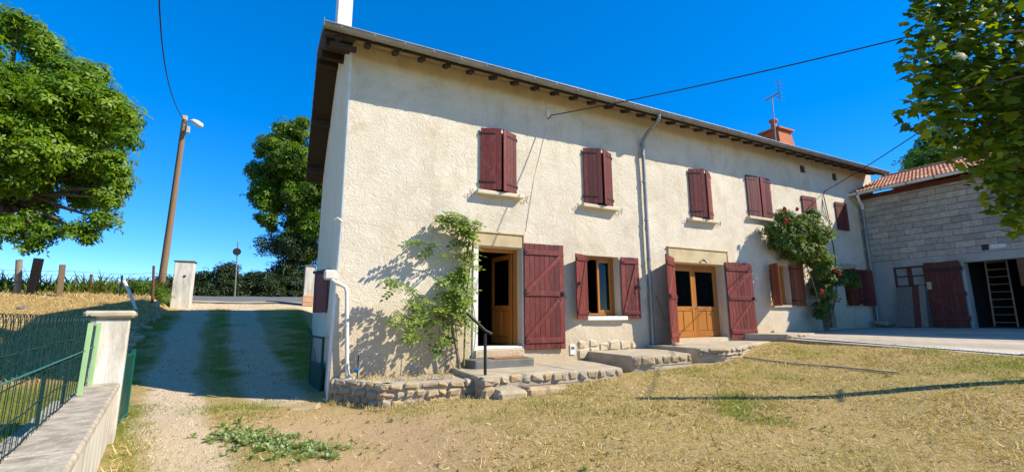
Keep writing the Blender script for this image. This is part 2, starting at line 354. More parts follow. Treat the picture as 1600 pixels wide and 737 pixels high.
me.polygons.add(len(Q)//4); me.polygons.foreach_set('loop_start', np.arange(0, len(Q), 4, dtype=np.int32)); me.update(calc_edges=True)
me.polygons.foreach_set('use_smooth', np.ones(len(Q)//4, bool))
g4 = np.stack(masks(X, Y), -1).reshape(-1, 4).astype(np.float32)
a = me.color_attributes.new('zones', 'FLOAT_COLOR', 'POINT'); a.data.foreach_set('color', g4.reshape(-1))
def m_ground():
    t = NT('ground'); at = t.attr('zones'); sp = t.n('ShaderNodeSeparateColor'); t.l(at.outputs['Color'], sp.inputs[0]); grav, sand, green = sp.outputs; bank = at.outputs['Alpha']
    n0 = t.noise(.8, 5, .6); n1 = t.noise(3.5, 7, .75, .6); n2 = t.noise(22, 5, .7, 1.0); n3 = t.noise(70, 4, .7)
    straw = t.ramp(n2, [(.25, (.15, .095, .035)), (.45, (.37, .25, .09)), (.62, (.54, .385, .16)), (.8, (.74, .57, .30))])
    soil = t.ramp(n3, [(.22, (.30, .19, .085)), (.5, (.50, .335, .17)), (.78, (.68, .50, .30))])
    gr = t.ramp(n2, [(.25, (.10, .105, .018)), (.5, (.22, .215, .04)), (.75, (.40, .35, .10))])
    gv = t.ramp(n3, [(.25, (.28, .21, .125)), (.45, (.56, .44, .29)), (.6, (.72, .58, .40)), (.8, (.82, .70, .52))])
    def fac(mask, n, k=1.2, lo=.4, hi=.6): return t.ramp(t.math('ADD', t.math('MULTIPLY', mask, k), t.math('SUBTRACT', n, .72)), [(lo-.25, 0.), (hi+.1, 1.)])
    c = t.mix(t.ramp(n1, [(.46, 0.), (.62, 1.)]), straw, soil); nb = t.noise(1.4, 6, .7, .8); c = t.mix(t.ramp(nb, [(.56, 0.), (.70, .75)]), c, t.ramp(n3, [(.25, (.36, .25, .11)), (.75, (.70, .53, .28))]))
    olive = t.ramp(t.math('ADD', n0, t.math('MULTIPLY', n1, .4)), [(.57, 0.), (.80, .6)]); c = t.mix(olive, c, t.mix(.5, gr, straw))
    c = t.mix(fac(sand, n1), c, soil)
    c = t.mix(fac(green, n1, 1.15), c, gr)
    c = t.mix(fac(grav, n1, 1.35), c, t.mix(.2, gv, soil))
    c = t.mix(t.math('MULTIPLY', bank, .85), c, t.ramp(n2, [(.25, (.20, .12, .045)), (.5, (.40, .255, .085)), (.75, (.52, .36, .15))]))
    h = t.math('ADD', t.math('MULTIPLY', n2, .8), t.math('ADD', t.math('MULTIPLY', n3, .5), n1)); t.bump(h, .9, .03)
    return t.done(c, .97, 0, .1)
me.materials.append(m_ground()); go = bpy.data.objects.new('ground', me); link(go); tag(go, kind='structure')

# road beyond the gate, with a concrete edge strip
def strip(name, mat, y0, y1, x0, x1, lift, n=40):
    mb = MB(); xs = np.linspace(x0, x1, n+1); ys = np.linspace(y0, y1, 9); vs = [(x, yy, float(hgt(x, yy))+lift) for yy in ys for x in xs]
    mb.add(vs, [(j*(n+1)+i, j*(n+1)+i+1, (j+1)*(n+1)+i+1, (j+1)*(n+1)+i) for j in range(8) for i in range(n)], True); return tag(mb.build(name, mat), kind='structure')
M['asphalt'] = plain('asphalt', (.17, .165, .16), (.12, .12, .12), 3, .9, bump=.5, bscale=60)
M['edge_concrete'] = plain('edge_concrete', (.40, .36, .30), (.30, .27, .22), 3, .95, bump=.5)
strip('road', M['asphalt'], 16.3, 19.6, -40, 30, .05, 120); strip('road_edge', M['edge_concrete'], 15.7, 16.35, -5.2, 3, .045)
strip('garden_path', M['edge_concrete'], -8.5, 1.2, -3.75, -3.35, .03) if False else None
mb = MB(); ys = np.linspace(-8, 1.5, 30); vs = []
for yy in ys:
    for dx in (-.95, -.55): xx = wallx(yy)+dx; vs.append((xx, yy, float(hgt(xx, yy))+.03))
mb.add(vs, [(2*i, 2*i+1, 2*i+3, 2*i+2) for i in range(29)], True); tag(mb.build('garden_path', M['edge_concrete']), kind='structure')

# ------------------------------------------------------------------ farmhouse
HX1, DEP = 18.4, 9.2
house = thing('farmhouse', 'long two-storey cream stucco farmhouse with dark red shutters and deep eaves', 'house', (9, 4, .3))
RY, RZ, EY, EZ = 4.5, 9.27, -.60, 7.03
def roofz(y): return RZ-(RZ-EZ)*abs(y-RY)/(RY-EY)
def gxs(y): return .03*y
# openings: x0, x1, z0, z1, reveal depth
HOLES = [(2.78, 3.85, 1.10, 3.24, .30), (5.60, 6.62, 1.74, 3.20, .26), (8.50, 10.50, 1.14, 3.17, .34), (12.62, 13.58, 2.05, 3.30, .22), (15.15, 15.95, 1.32, 3.1, .25), (16.75, 17.55, 2.1, 3.32, .22),
         (2.84, 3.67, 4.50, 5.90, .2), (5.64, 6.47, 4.50, 5.90, .2), (9.36, 10.19, 4.50, 5.90, .2), (11.92, 12.98, 4.8, 6.08, .2), (14.78, 15.48, 4.76, 5.74, .2), (16.78, 17.42, 4.76, 5.74, .2),
         (14.90, 15.22, 6.62, 6.90, .5), (16.86, 17.18, 6.60, 6.88, .5)]
def cuts(lo, hi, bs, step):
    b = sorted(set([lo, hi]+[v for v in bs if lo < v < hi])); o = []
    for p, q in zip(b, b[1:]):
        n = max(1, round((q-p)/step)); o += [p+(q-p)*i/n for i in range(n)]
    return o+[hi]
xs = cuts(0, HX1+1.2, [v for h in HOLES for v in h[:2]], .16); zs = cuts(.05, 7.2, [v for h in HOLES for v in h[2:4]], .16)
mb = MB(); vid = {}
def wallpt(i, j):
    if (i, j) not in vid:
        x, z = xs[i], zs[j]; d = (mnoise.noise((x*.9, 3, z*.9))*.018+mnoise.noise((x*3, 9, z*3))*.008)
        edge = min([max(h[0]-x, x-h[1], h[2]-z, z-h[3]) for h in HOLES]); d *= min(1, max(0, edge)/.25)
        flare = -.05*max(0, 1-(z-.3)/1.3)**1.5*(1 if z < 1.6 else 0)*min(1, max(0, edge)/.25)
        vid[i, j] = len(mb.v); mb.v.append((x-(.07*max(0, 1-z/3.2) if i == 0 else 0), d+flare if i else flare, z))
    return vid[i, j]
for i in range(len(xs)-1):
    for j in range(len(zs)-1):
        cx, cz = (xs[i]+xs[i+1])/2, (zs[j]+zs[j+1])/2
        if any(h[0] < cx < h[1] and h[2] < cz < h[3] for h in HOLES): continue
        mb.f.append((wallpt(i, j), wallpt(i+1, j), wallpt(i+1, j+1), wallpt(i, j+1))); mb.sm.append(True)
for x0, x1, z0, z1, d in HOLES:
    mb.quad((x0, 0, z0), (x0, 0, z1), (x0, d, z1), (x0, d, z0)); mb.quad((x1, 0, z1), (x1, 0, z0), (x1, d, z0), (x1, d, z1))
    mb.quad((x0, 0, z1), (x1, 0, z1), (x1, d, z1), (x0, d, z1)); mb.quad((x1, 0, z0), (x0, 0, z0), (x0, d, z0), (x1, d, z0))
mb.build('facade_wall', M['stucco'], house)
# gable end and back (the gable runs slightly askew)
mb = MB(); ys = np.linspace(0, DEP, 24)
for a, b in zip(ys, ys[1:]):
    for k in range(12):
        za, zb = [(.02+(roofz(yy)-.1-.02)*k/12, .02+(roofz(yy)-.1-.02)*(k+1)/12) for yy in (a, b)]
        fl = lambda z, yy: (gxs(yy)-.07*max(0, 1-z/3.2), yy, z)
        mb.quad(fl(za[0], a), fl(za[1], a), fl(zb[1], b), fl(zb[0], b))
mb.build('gable_wall', M['stucco_gable'], house)
mb = MB(); mb.quad((gxs(DEP), DEP, 0), (gxs(DEP), DEP, 7.2), (HX1+1.2, DEP, 7.2), (HX1+1.2, DEP, 0)).quad((HX1+1.2, 0, 0), (HX1+1.2, DEP, 0), (HX1+1.2, DEP, roofz(DEP)-.1), (HX1+1.2, RY, RZ-.1), (HX1+1.2, 0, roofz(0)-.1))
mb.build('rear_wall', M['stucco_gable'], house)
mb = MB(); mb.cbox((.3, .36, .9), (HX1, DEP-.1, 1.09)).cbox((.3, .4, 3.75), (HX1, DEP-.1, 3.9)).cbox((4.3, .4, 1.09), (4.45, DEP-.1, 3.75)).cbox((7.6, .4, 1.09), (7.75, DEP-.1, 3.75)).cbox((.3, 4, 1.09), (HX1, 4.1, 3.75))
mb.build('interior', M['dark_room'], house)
# smooth white quoin at the gable corner
mb = MB(); mb.tube([(-.05, .05, .05), (-.035, .05, 1.6), (.0, .05, 3.4), (.0, .05, 7.0)], .05, 10); mb.build('corner_quoin', M['white_paint'], house)
# roof
roof = MB()
XL, XL2, XR = -.57, -.28, 19.3
def xl(y): return XL+(XL2-XL)*(y-EY)/(9.8-EY)
for y0, y1 in ((EY, RY), (RY, 9.75)):
    p = [(xl(y0), y0, roofz(y0)), (XR, y0, roofz(y0)), (XR, y1, roofz(y1)), (xl(y1), y1, roofz(y1))]; q = [(a, b, c-.10) for a, b, c in p]
    roof.add(p+q, [(0, 1, 2, 3), (7, 6, 5, 4), (0, 4, 5, 1), (3, 2, 6, 7), (0, 3, 7, 4), (1, 5, 6, 2)])
roof = roof.build('roof', M['wood_dark'], house)
t_mb = MB(); nr = 15                                       # rows of dark tiles lapped down the slope, uneven at the verge
for side in (0, 1):
    for r in range(nr):
        a, b = r/nr, (r+1.15)/nr
        ya, yb = (EY-.05+(RY-EY)*a, EY-.05+(RY-EY)*min(b, 1)) if not side else (9.8-(9.8-RY)*a, 9.8-(9.8-RY)*min(b, 1))
        nxt = 88
        for c in range(nxt):
            x0 = xl(ya)-.03+(XR-XL+.02)*c/nxt; x1 = x0+(XR-XL)/nxt*.985; j = random.uniform(-.006, .006)
            za, zb = roofz(ya)+.055+j, roofz(yb)+.022+j
            p = [(x0, ya, za), (x1, ya, za), (x1, yb, zb), (x0, yb, zb), (x0, ya, za-.03), (x1, ya, za-.03), (x1, yb, zb-.03), (x0, yb, zb-.03)]
            t_mb.add(p, [(0, 1, 2, 3), (7, 6, 5, 4), (0, 4, 5, 1), (3, 2, 6, 7), (0, 3, 7, 4), (1, 5, 6, 2)])
tag(t_mb.build('tile_courses', M['tile_house'], roof), kind='stuff')
for k in range(36):                                        # rafter tails
    x = -.32+.54*k
    y1 = EY+.30; mb = MB(); z0, z1 = roofz(EY+.04)-.105, roofz(y1)-.105
    mb.add([(x-.05, EY+.04, z0-.06), (x+.05, EY+.04, z0-.06), (x+.05, y1, z1-.09), (x-.05, y1, z1-.09), (x-.05, EY+.04, z0), (x+.05, EY+.04, z0), (x+.05, y1, z1), (x-.05, y1, z1)], [(3, 2, 1, 0), (4, 5, 6, 7), (0, 1, 5, 4), (1, 2, 6, 5), (2, 3, 7, 6), (3, 0, 4, 7)])
    mb.build('rafter', M['wood_dark'], roof)
sf = MB(); sf.add([(0, EY+.03, roofz(EY+.03)-.104), (0, .1, roofz(.1)-.104), (XR-.05, .1, roofz(.1)-.104), (XR-.05, EY+.03, roofz(EY+.03)-.104)], [(0, 1, 2, 3)]); sf.build('soffit', plain('soffit_boards', (.36, .27, .15), (.26, .19, .11), 4, .9, bump=.3), roof)
for yy in (0.1, 2.3, 4.5, 6.7, 8.9):                        # purlin ends under the verge
    one('purlin', M['wood_dark'], roof, (xl(yy)+.04, yy-.08, roofz(yy)-.30), (.4, yy+.08, roofz(yy)-.115))
one('corner_bracket', M['wood_dark'], roof, (-.45, -.46, 6.78), (.02, -.36, 6.87))
mb = MB(); prof = [(.085*math.cos(a), .085*math.sin(a)) for a in np.linspace(0, -math.pi, 9)]; prof2 = [(p[0]*.93, p[1]*.93) for p in prof[::-1]]
loop = prof+prof2; GX = (-.60, 19.28); vs = [(x, EY-.09+u, EZ+.005+v) for x in GX for u, v in loop]; n = len(loop)
mb.add(vs, [(i, (i+1) % n, n+(i+1) % n, n+i) for i in range(n)], False); mb.tube([(GX[0], EY-.178, EZ+.008), (GX[1], EY-.178, EZ+.008)], .014, 6)
mb.add([(GX[0], EY-.09+u, EZ+.005+v) for u, v in prof], [tuple(range(9))])
gut = mb.build('gutter', M['zinc_gutter'], house)
jm = MB(); jl = [(u*1.09, v*1.09) for u, v in prof]+prof2; jm.add([(x, u, v) for x in (-.018, .018) for u, v in jl], [(i, (i+1) % n, n+(i+1) % n, n+i) for i in range(n)]+[tuple(range(n))[::-1], tuple(range(n, 2*n))]); jme = jm.mesh('gutter_joint', M['zinc'])
for k in range(34): inst('gutter_joint', jme, gut, Matrix.Translation((-.3+.585*k, EY-.09, EZ+.004)))
one('gutter_end_plate', M['zinc'], gut, (-.612, EY-.19, EZ-.10), (-.602, EY+.02, EZ+.07))
# downpipe with swan neck
dp = MB().tube([(7.62, EY-.09, EZ-.05), (7.62, EY-.09, 6.86), (7.6, EY-.02, 6.76), (7.58, -.3, 6.6), (7.57, -.12, 6.45), (7.56, -.10, 6.3), (7.54, -.10, 1.02)], .048, 12).build('downpipe', M['zinc'], house)
for z in (6.3, 5.25, 4.2, 3.15, 2.1): MB().tube([(7.545, -.10, z), (7.545, -.10, z+.05)], .058, 12).build('pipe_bracket', M['zinc'], dp)
for z in (6.0, 3.95): MB().tube([(7.545, -.10, z), (7.545, -.10, z+.09)], .0535, 12).build('pipe_joint', M['zinc'], dp)
# white rainwater pipe round the corner, with hopper
wp = MB().tube([(-.12, -.02, 2.42), (-.06, -.10, 2.36), (.02, -.13, 2.33), (.10, -.13, 2.29), (.135, -.13, 2.2), (.15, -.14, 1.9), (.21, -.15, .85), (.225, -.18, .72), (.27, -.24, .66), (.33, -.30, .68)], .037, 12).build('white_rainwater_pipe', M['pvc'], house)
one('hopper', M['pvc'], wp, (-.26, -.06, 2.42), (-.05, .10, 2.60), .03)
MB().tube([(-.16, -.05, 3.52), (-.10, -.14, 3.55), (-.02, -.12, 3.50)], .022, 8).build('overflow_spout', M['pvc'], house)
# chimneys
mb = MB().cbox((-.17, 2.0, 8.24), (.17, 2.6, 11.2), .01); mb.build('gable_chimney', M['white_paint'], house)
ch = MB(); x0, x1, y0, y1 = 17.0, 18.0, 1.85, 2.7
ch.add([(x0-.12, y0-.1, 7.9), (x1+.12, y0-.1, 7.9), (x1+.12, y1+.1, 7.9), (x0-.12, y1+.1, 7.9), (x0+.08, y0+.06, 9.36), (x1-.08, y0+.06, 9.36), (x1-.08, y1-.06, 9.36), (x0+.08, y1-.06, 9.36)], [(3, 2, 1, 0), (4, 5, 6, 7), (0, 1, 5, 4), (1, 2, 6, 5), (2, 3, 7, 6), (3, 0, 4, 7)])
ch = ch.build('brick_chimney', M['terracotta'], house)
one('chimney_cap', M['terracotta'], ch, (x0-.03, y0-.05, 9.363), (x1+.03, y1+.05, 9.45), .01)
MB().tube([(17.35, 2.25, 9.45), (17.35, 2.25, 9.78)], [.13, .10], 14).build('chimney_pot', M['terracotta'], ch)
MB().tube([(17.35, 2.25, 9.78), (17.35, 2.25, 9.83), (17.35, 2.25, 9.93), (17.35, 2.25, 9.96)], [.09, .17, .17, .08], 14).build('pot_cowl', M['terracotta'], ch)
ant = thing('television_antenna', 'thin metal television antenna on a mast beside the brick chimney', 'antenna', (16.85, 1.7, 8.4))
MB().tube([(16.50, 1.72, 8.2), (16.58, 1.72, 10.55)], .02, 6).build('mast', M['zinc'], ant)
mb = MB().tube([(16.43, 1.3, 10.55), (16.73, 2.1, 10.62)], .014, 5).build('boom', M['iron'], ant)
for k in range(9):
    f = k/8; c = Vector((16.43+.3*f, 1.3+.8*f, 10.55+.07*f)); MB().tube([c+Vector((-.22, .08, -.02)), c+Vector((.22, -.08, .02))], .006, 4).build('element', M['iron'], ant)
for zz in (-.35, -.2, .2, .35, .5):
    MB().tube([(16.30, 1.42, 10.6+zz), (16.68, 1.28, 10.6+zz)], .006, 4).build('reflector_bar', M['iron'], ant)
MB().tube([(16.48, 1.35, 10.2), (16.48, 1.35, 11.15)], .01, 5).build('reflector_spine', M['iron'], ant)

# ---- shutters
def leaf(hx, hy, z0, z1, width, ang, side, np_, style, mat, parent=house, tilt=0, name='shutter', label=None):
    """a leaf hinged at (hx, hy); side +1 closes towards +x; ang is how far it is opened from closed (deg)"""
    a = R(ang); u = Vector((math.cos(a)*side, -math.sin(a), 0)); nrm = Vector((-math.sin(a)*side, -math.cos(a), 0))     # outer face normal
    k = 1 if ang < 95 else -1; f = nrm*k; o = Vector((hx, hy, 0)); ax = (u, f, Vector((0, 0, 1)))
    T = .03; root = None; pw = width/np_
    for i in range(np_):
        dz = random.uniform(-.003, .003); dd = random.uniform(-.0015, .0015)
        nm = name if root is None else 'plank'
        if root is None:   # thin core board that carries planks
            root = MB().cbox((.004, -.008, z0+.006), (width-.004, .004, z1-.006), .001, o, ax).build(name, mat, parent)
            if label: root['label'] = label
        MB().cbox((i*pw+.0015, -T/2+dd, z0+dz), ((i+1)*pw-.0015, T/2+dd, z1+dz), .004, o, ax).build('plank', mat, root)
    b0, b1 = T/2+.002, T/2+.024
    if style[0] == 'Z':
        n = int(style[1]); hb = .085 if z1-z0 < 1.8 else .11
        zz = [z0+.14*(z1-z0)/1.5, z1-.12*(z1-z0)/1.5] if n == 1 else [z0+.20, (z0+z1)/2+.05, z1-.20]
        for z in zz: MB().cbox((.015, b0, z-hb/2), (width-.015, b1, z+hb/2), .005, o, ax).build('batten', mat, root)
        for za, zb in zip(zz, zz[1:]):
            p0 = Vector((.06 if len(style) < 3 else width-.06, 0, za+hb/2)); p1 = Vector((width-.08 if len(style) < 3 else .08, 0, zb-hb/2)); d = (p1-p0); L = d.length; d.normalize(); e = Vector((-d.z, 0, d.x))
            W = lambda v: u*v.x+f*v.y+Vector((0, 0, v.z))
            MB().cbox((.0, b0, -hb*.42), (L, b1-.004, hb*.42), .004, o+W(p0), (W(d), f, W(e))).build('brace', mat, root)
        for z in zz: MB().cbox((-.05, b1+.001, z-.016), (.10, b1+.008, z+.016), .002, o, ax).build('hinge', M['iron'], root)
        zl = (z0+z1)/2+.05; MB().cbox((width-.10, b1+.002, zl-.03), (width-.03, b1+.03, zl+.05), .006, o, ax).tube([o+u*(width-.06)+f*(b1+.03)+Vector((0, 0, zl)), o+u*(width-.06)+f*(b1+.06)+Vector((0, 0, zl-.02)), o+u*(width-.02)+f*(b1+.05)+Vector((0, 0, zl-.10))], .008, 6).build('latch', M['iron'], root)
    else:
        for z in (z0+.17, z1-.13):
            MB().cbox((-.03, T/2+.001, z-.016), (width*.72, T/2+.008, z+.016), .002, o, ax).build('strap_hinge', M['iron'], root)
            MB().tube([o+u*-.02+f*.01+Vector((0, 0, z-.04)), o+u*-.02+f*.01+Vector((0, 0, z+.04))], .013, 6).build('hinge_pin', M['iron'], root)
    return root
def sill(x0, x1, z, d=.12, h=.085, mat='sill'): return one('window_sill', M[mat], house, (x0, -d, z-h), (x1, .03, z), .012, jit=.004)
for X0, aL, aR in ((2.81, 21, 24), (5.61, 22, 25), (9.33, 24, 26)):
    leaf(X0, -.035, 4.49, 5.92, .46, aL, 1, 4, 's', M['shutter']); leaf(X0+.89, -.035, 4.47, 5.90, .46, aR, -1, 4, 's', M['shutter'])
    sill(X0-.12, X0+1.02, 4.46, .16, .09)
    for sx in (-.25, 1.12): MB().tube([(X0+sx, .0, 4.36), (X0+sx, -.07, 4.36), (X0+sx-.02, -.09, 4.44), (X0+sx+.05, -.06, 4.46), (X0+sx+.02, -.05, 4.30)], .006, 5).build('shutter_hook', M['iron'], house)
leaf(11.88, -.03, 4.78, 6.10, .575, 3, 1, 5, 's', M['shutter']); leaf(13.06, -.03, 4.78, 6.10, .575, 5, -1, 5, 's', M['shutter']); sill(11.78, 13.14, 4.76)
leaf(14.74, -.03, 4.74, 5.77, .78, 2, 1, 5, 's', M['shutter']); leaf(16.74, -.03, 4.74, 5.77, .70, 2, 1, 5, 's', M['shutter'])
def window(x0, x1, z0, z1, y, leaves=2, mat='wood_orange', open_=0):
    fr = MB().cbox((x0, y, z0), (x0+.06, y+.07, z1)).cbox((x1-.06, y, z0), (x1, y+.07, z1)).cbox((x0+.06, y, z1-.06), (x1-.06, y+.07, z1)).cbox((x0+.06, y, z0), (x1-.06, y+.07, z0+.05)).build('window_frame', M[mat], house)
    iw = (x1-x0-.12)/leaves
    for k in range(leaves):
        ang = 65 if (open_ and k == 0) else 0
        o = Vector((x0+.06+k*iw, y+.02, 0)); u = Vector((math.cos(R(ang)), math.sin(R(ang)), 0)); v = Vector((-u.y, u.x, 0)); ax = (u, v, Vector((0, 0, 1)))
        s = MB().cbox((.003, 0, z0+.053), (.06, .045, z1-.063), .004, o, ax).cbox((iw-.06, 0, z0+.053), (iw-.003, .045, z1-.063), .004, o, ax).cbox((.0605, 0, z0+.053), (iw-.0605, .045, z0+.13), .004, o, ax).cbox((.0605, 0, z1-.125), (iw-.0605, .045, z1-.063), .004, o, ax).build('sash', M[mat], fr)
        MB().cbox((.055, .018, z0+.125), (iw-.055, .024, z1-.12), .001, o, ax).build('pane', M['glass'], fr)
    return fr
# window beside the first door
window(5.62, 6.60, 1.76, 3.19, .20, 2, open_=1); one('window_sill', M['white_paint'], house, (5.54, -.11, 1.64), (6.76, .2, 1.735), .01)
leaf(5.60, -.05, 1.68, 3.19, .50, 157, 1, 4, 'Z1x', M['shutter']); leaf(6.64, -.05, 1.68, 3.20, .54, 174, -1, 4, 'Z1', M['shutter'])
# first door, standing open inwards
one('door_lintel', M['lintel'], house, (2.66, -.025, 3.25), (3.86, .04, 3.53), .01); one('lintel_moulding', M['lintel'], house, (2.66, -.05, 3.532), (3.90, .03, 3.575), .008); one('lintel_end', M['lintel'], house, (3.865, -.045, 3.25), (3.90, .03, 3.53), .006)
one('door_jamb', M['white_paint'], house, (2.66, -.03, .92), (2.778, .25, 3.248), .008); one('door_jamb', M['white_paint'], house, (3.852, -.02, .92), (3.875, .02, 3.248), .005)
fr = MB().cbox((2.785, .24, 1.12), (2.85, .32, 3.235)).cbox((3.78, .24, 1.12), (3.848, .32, 3.235)).cbox((2.851, .24, 3.16), (3.779, .32, 3.235)).build('door_frame', M['wood_orange'], house)
one('threshold', M['white_paint'], house, (2.785, -.02, 1.062), (3.85, .4, 1.115), .008)
def panel_door(hx, hy, z0, z1, wd, ang, side, parent, name='door', glass_from=.40):
    a = R(ang); u = Vector((math.cos(a)*side, math.sin(a), 0)); v = Vector((math.sin(a)*side, -math.cos(a), 0)); o = Vector((hx, hy, 0)); ax = (u, v, Vector((0, 0, 1)))
    zg = z0+(z1-z0)*glass_from; st = .10
    d = MB().cbox((0, 0, z0), (st, .045, z1), .005, o, ax).cbox((wd-st, 0, z0), (wd, .045, z1), .005, o, ax).cbox((st+.0005, 0, z0), (wd-st-.0005, .045, z0+.16), .005, o, ax).cbox((st+.0005, 0, z1-.11), (wd-st-.0005, .045, z1), .005, o, ax).cbox((st+.0005, 0, zg-.06), (wd-st-.0005, .045, zg+.06), .005, o, ax).build(name, M['wood_orange'], parent)
    MB().cbox((st-.005, .018, zg+.055), (wd-st+.005, .026, z1-.105), .001, o, ax).build('pane', M['glass'], d)
    pw = (wd-2*st)/2
    for k in range(2): MB().cbox((st+k*pw+.006, .010, z0+.165), (st+(k+1)*pw-.006, .036, zg-.065), .012, o, ax).build('panel', M['wood_orange'], d)
    MB().tube([o+u*(wd-.05)+v*.045+Vector((0, 0, zg+.05)), o+u*(wd-.05)+v*.09+Vector((0, 0, zg+.05)), o+u*(wd-.15)+v*.09+Vector((0, 0, zg+.05))], .009, 6).build('handle', M['zinc'], d)
    return d
panel_door(3.775, .32, 1.125, 3.155, .86, 84, -1, house)
leaf(3.88, -.045, 1.02, 3.37, 1.02, 177, -1, 8, 'Z2', M['shutter'], label='wide dark red door shutter folded back flat')
# french doors
one('door_lintel', M['lintel'], house, (8.34, -.03, 3.172), (10.68, .06, 3.56), .012); one('lintel_moulding', M['lintel'], house, (8.32, -.055, 3.562), (10.74, .03, 3.60), .006); one('lintel_end', M['lintel'], house, (10.685, -.045, 3.17), (10.73, .03, 3.56), .006)
fr = MB().cbox((8.505, .26, 1.15), (8.58, .34, 3.165)).cbox((10.42, .26, 1.15), (10.495, .34, 3.165)).cbox((8.581, .26, 3.09), (10.419, .34, 3.165)).build('door_frame', M['wood_orange'], house)
panel_door(8.585, .28, 1.16, 3.085, .915, 0, 1, house); panel_door(10.415, .283, 1.16, 3.085, .915, 0, -1, house)
one('threshold', M['wood_orange'], house, (8.6, .12, 1.1), (9.9, .30, 1.155), .01)
leaf(8.50, -.05, 1.06, 3.28, .98, 148, 1, 6, 'Z2x', M['shutter'], label='dark red french door shutter standing out from the wall'); leaf(10.54, -.05, 1.08, 3.27, 1.06, 176, -1, 8, 'Z2', M['shutter'])
MB().tube([(9.6, -.06, 3.28), (9.6, -.14, 3.26), (9.66, -.16, 3.2)], .03, 8).build('door_lamp', M['zinc'], house)
# rust coloured shutters by the rose
window(12.64, 13.56, 2.07, 3.29, .16, 2); one('window_sill', M['concrete'], house, (12.58, -.08, 1.97), (13.72, .15, 2.045), .01)
leaf(12.62, -.04, 2.02, 3.30, .52, 122, 1, 4, 's', M['shutter_rust'], label='faded rust orange shutter beside the rose'); leaf(13.60, -.04, 2.02, 3.33, .56, 170, -1, 4, 's', M['shutter_rust'], label='faded rust orange shutter beside the rose')
# plank door behind the rose and last window
mb = MB(); dd = one('plank_door', M['wood_brown'], house, (15.16, .16, 1.33), (15.94, .19, 3.09))
for k in range(5): one('plank', M['wood_brown'], dd, (15.17+k*.153, .13, 1.34), (15.165+(k+1)*.153, .158, 3.08))
one('door_lintel', M['concrete'], house, (15.0, -.02, 3.11), (16.1, .05, 3.3), .01)
window(16.77, 17.53, 2.12, 3.31, .16, 1); one('window_sill', M['concrete'], house, (16.66, -.07, 2.02), (17.62, .15, 2.095), .01)
one('window_lintel', M['concrete'], house, (16.66, -.02, 3.325), (17.66, .05, 3.54), .01)
leaf(16.74, -.04, 2.05, 3.32, .40, 100, 1, 3, 'Z1x', M['shutter']); leaf(17.56, -.04, 2.05, 3.34, .72, 168, -1, 5, 's', M['shutter'])
# upper window glass behind the shutters keeps the rooms dark
for x0, x1, z0, z1, d in HOLES[12:]: one('vent_shade_plate', M['dark_room'], house, (x0-.02, .05, z0-.02), (x1+.02, .07, z1+.02), .001)  # dark plates added just inside the vents, painted in place of their shade
for x0, x1, z0, z1, d in HOLES[6:12]: one('window_pane', M['glass'], house, (x0, d-.02, z0), (x1, d-.01, z1), .001)
# gable shutter, cable bracket, vent plate and meter
gl = leaf(.03, 2.3, 1.84, 2.86, .62, 0, 1, 4, 's', M['shutter']) if False else None
o = Vector((.0, 1.95, 0)); u = Vector((-.36, .93, 0)).normalized(); f = Vector((-u.y, u.x, 0)); ax = (u, f, Vector((0, 0, 1)))
gs = MB().cbox((0, -.012, 1.86), (.62, .004, 2.72), .001, o, ax).build('shutter', M['shutter'], house); gs['label'] = 'dark red shutter on the gable end'
for k in range(4): MB().cbox((k*.155+.001, -.014, 1.85), ((k+1)*.155-.001, .016, 2.73), .004, o, ax).build('plank', M['shutter'], gs)
MB().cbox((-.02, -.04, 2.735), (.66, .05, 2.80), .004, o, ax).build('shutter_hood', M['iron'], house)
MB().cbox((.0, -.05, 1.93), (.55, -.02, 1.96), .003, o, ax).build('strap_hinge', M['iron'], gs)
one('cable_bracket', M['white_metal'], house, (4.56, -.06, 6.55), (4.64, .02, 6.72), .01); MB().tube([(4.6, .02, 6.50), (4.6, -.12, 6.50), (4.6, -.14, 6.54)], .012, 6).build('cable_hook', M['iron'], house)
MB().tube([(4.58, -.012, 6.3), (4.2, -.015, 5.0), (3.95, -.012, 3.65)], .006, 5).build('wall_cable', M['sill'], house)
one('vent_plate', M['white_metal'], house, (5.06, -.05, .88), (5.20, .0, 1.1), .004); one('vent_slot', M['slate'], house, (5.085, -.054, .99), (5.175, -.049, 1.06), .001)
MB().tube([(16.2, -.02, 6.1), (16.05, -.05, 5.9), (16.1, -.05, 5.6), (16.25, -.03, 5.0), (16.3, -.03, 4.0), (16.32, -.03, 3.3)], .014, 6).build('wall_cable', M['wire'], house)
MB().tube([(16.0, -.02, 5.75), (15.9, -.03, 5.4), (16.15, -.03, 5.0)], .01, 6).build('wall_cable', M['wire'], house)
one('meter_box', M['zinc'], house, (15.5, -.12, 3.35), (15.78, .0, 3.6), .01)
# rubble showing at the foot of the wall
rnd = random.Random(4)
for x, z, s in ((5.45, .88, .26), (5.75, .9, .24), (5.75, 1.12, .2), (6.05, 1.02, .22), (6.35, 1.05, .25), (6.7, 1.05, .24), (7.0, 1.04, .2), (5.4, 1.08, .2)):
    one('foot_stone', M['stucco'], house, (x-s*.65, -.05, z-s*.5), (x+s*.65, .05, z+s*.5), .045, jit=.02, rnd=rnd)

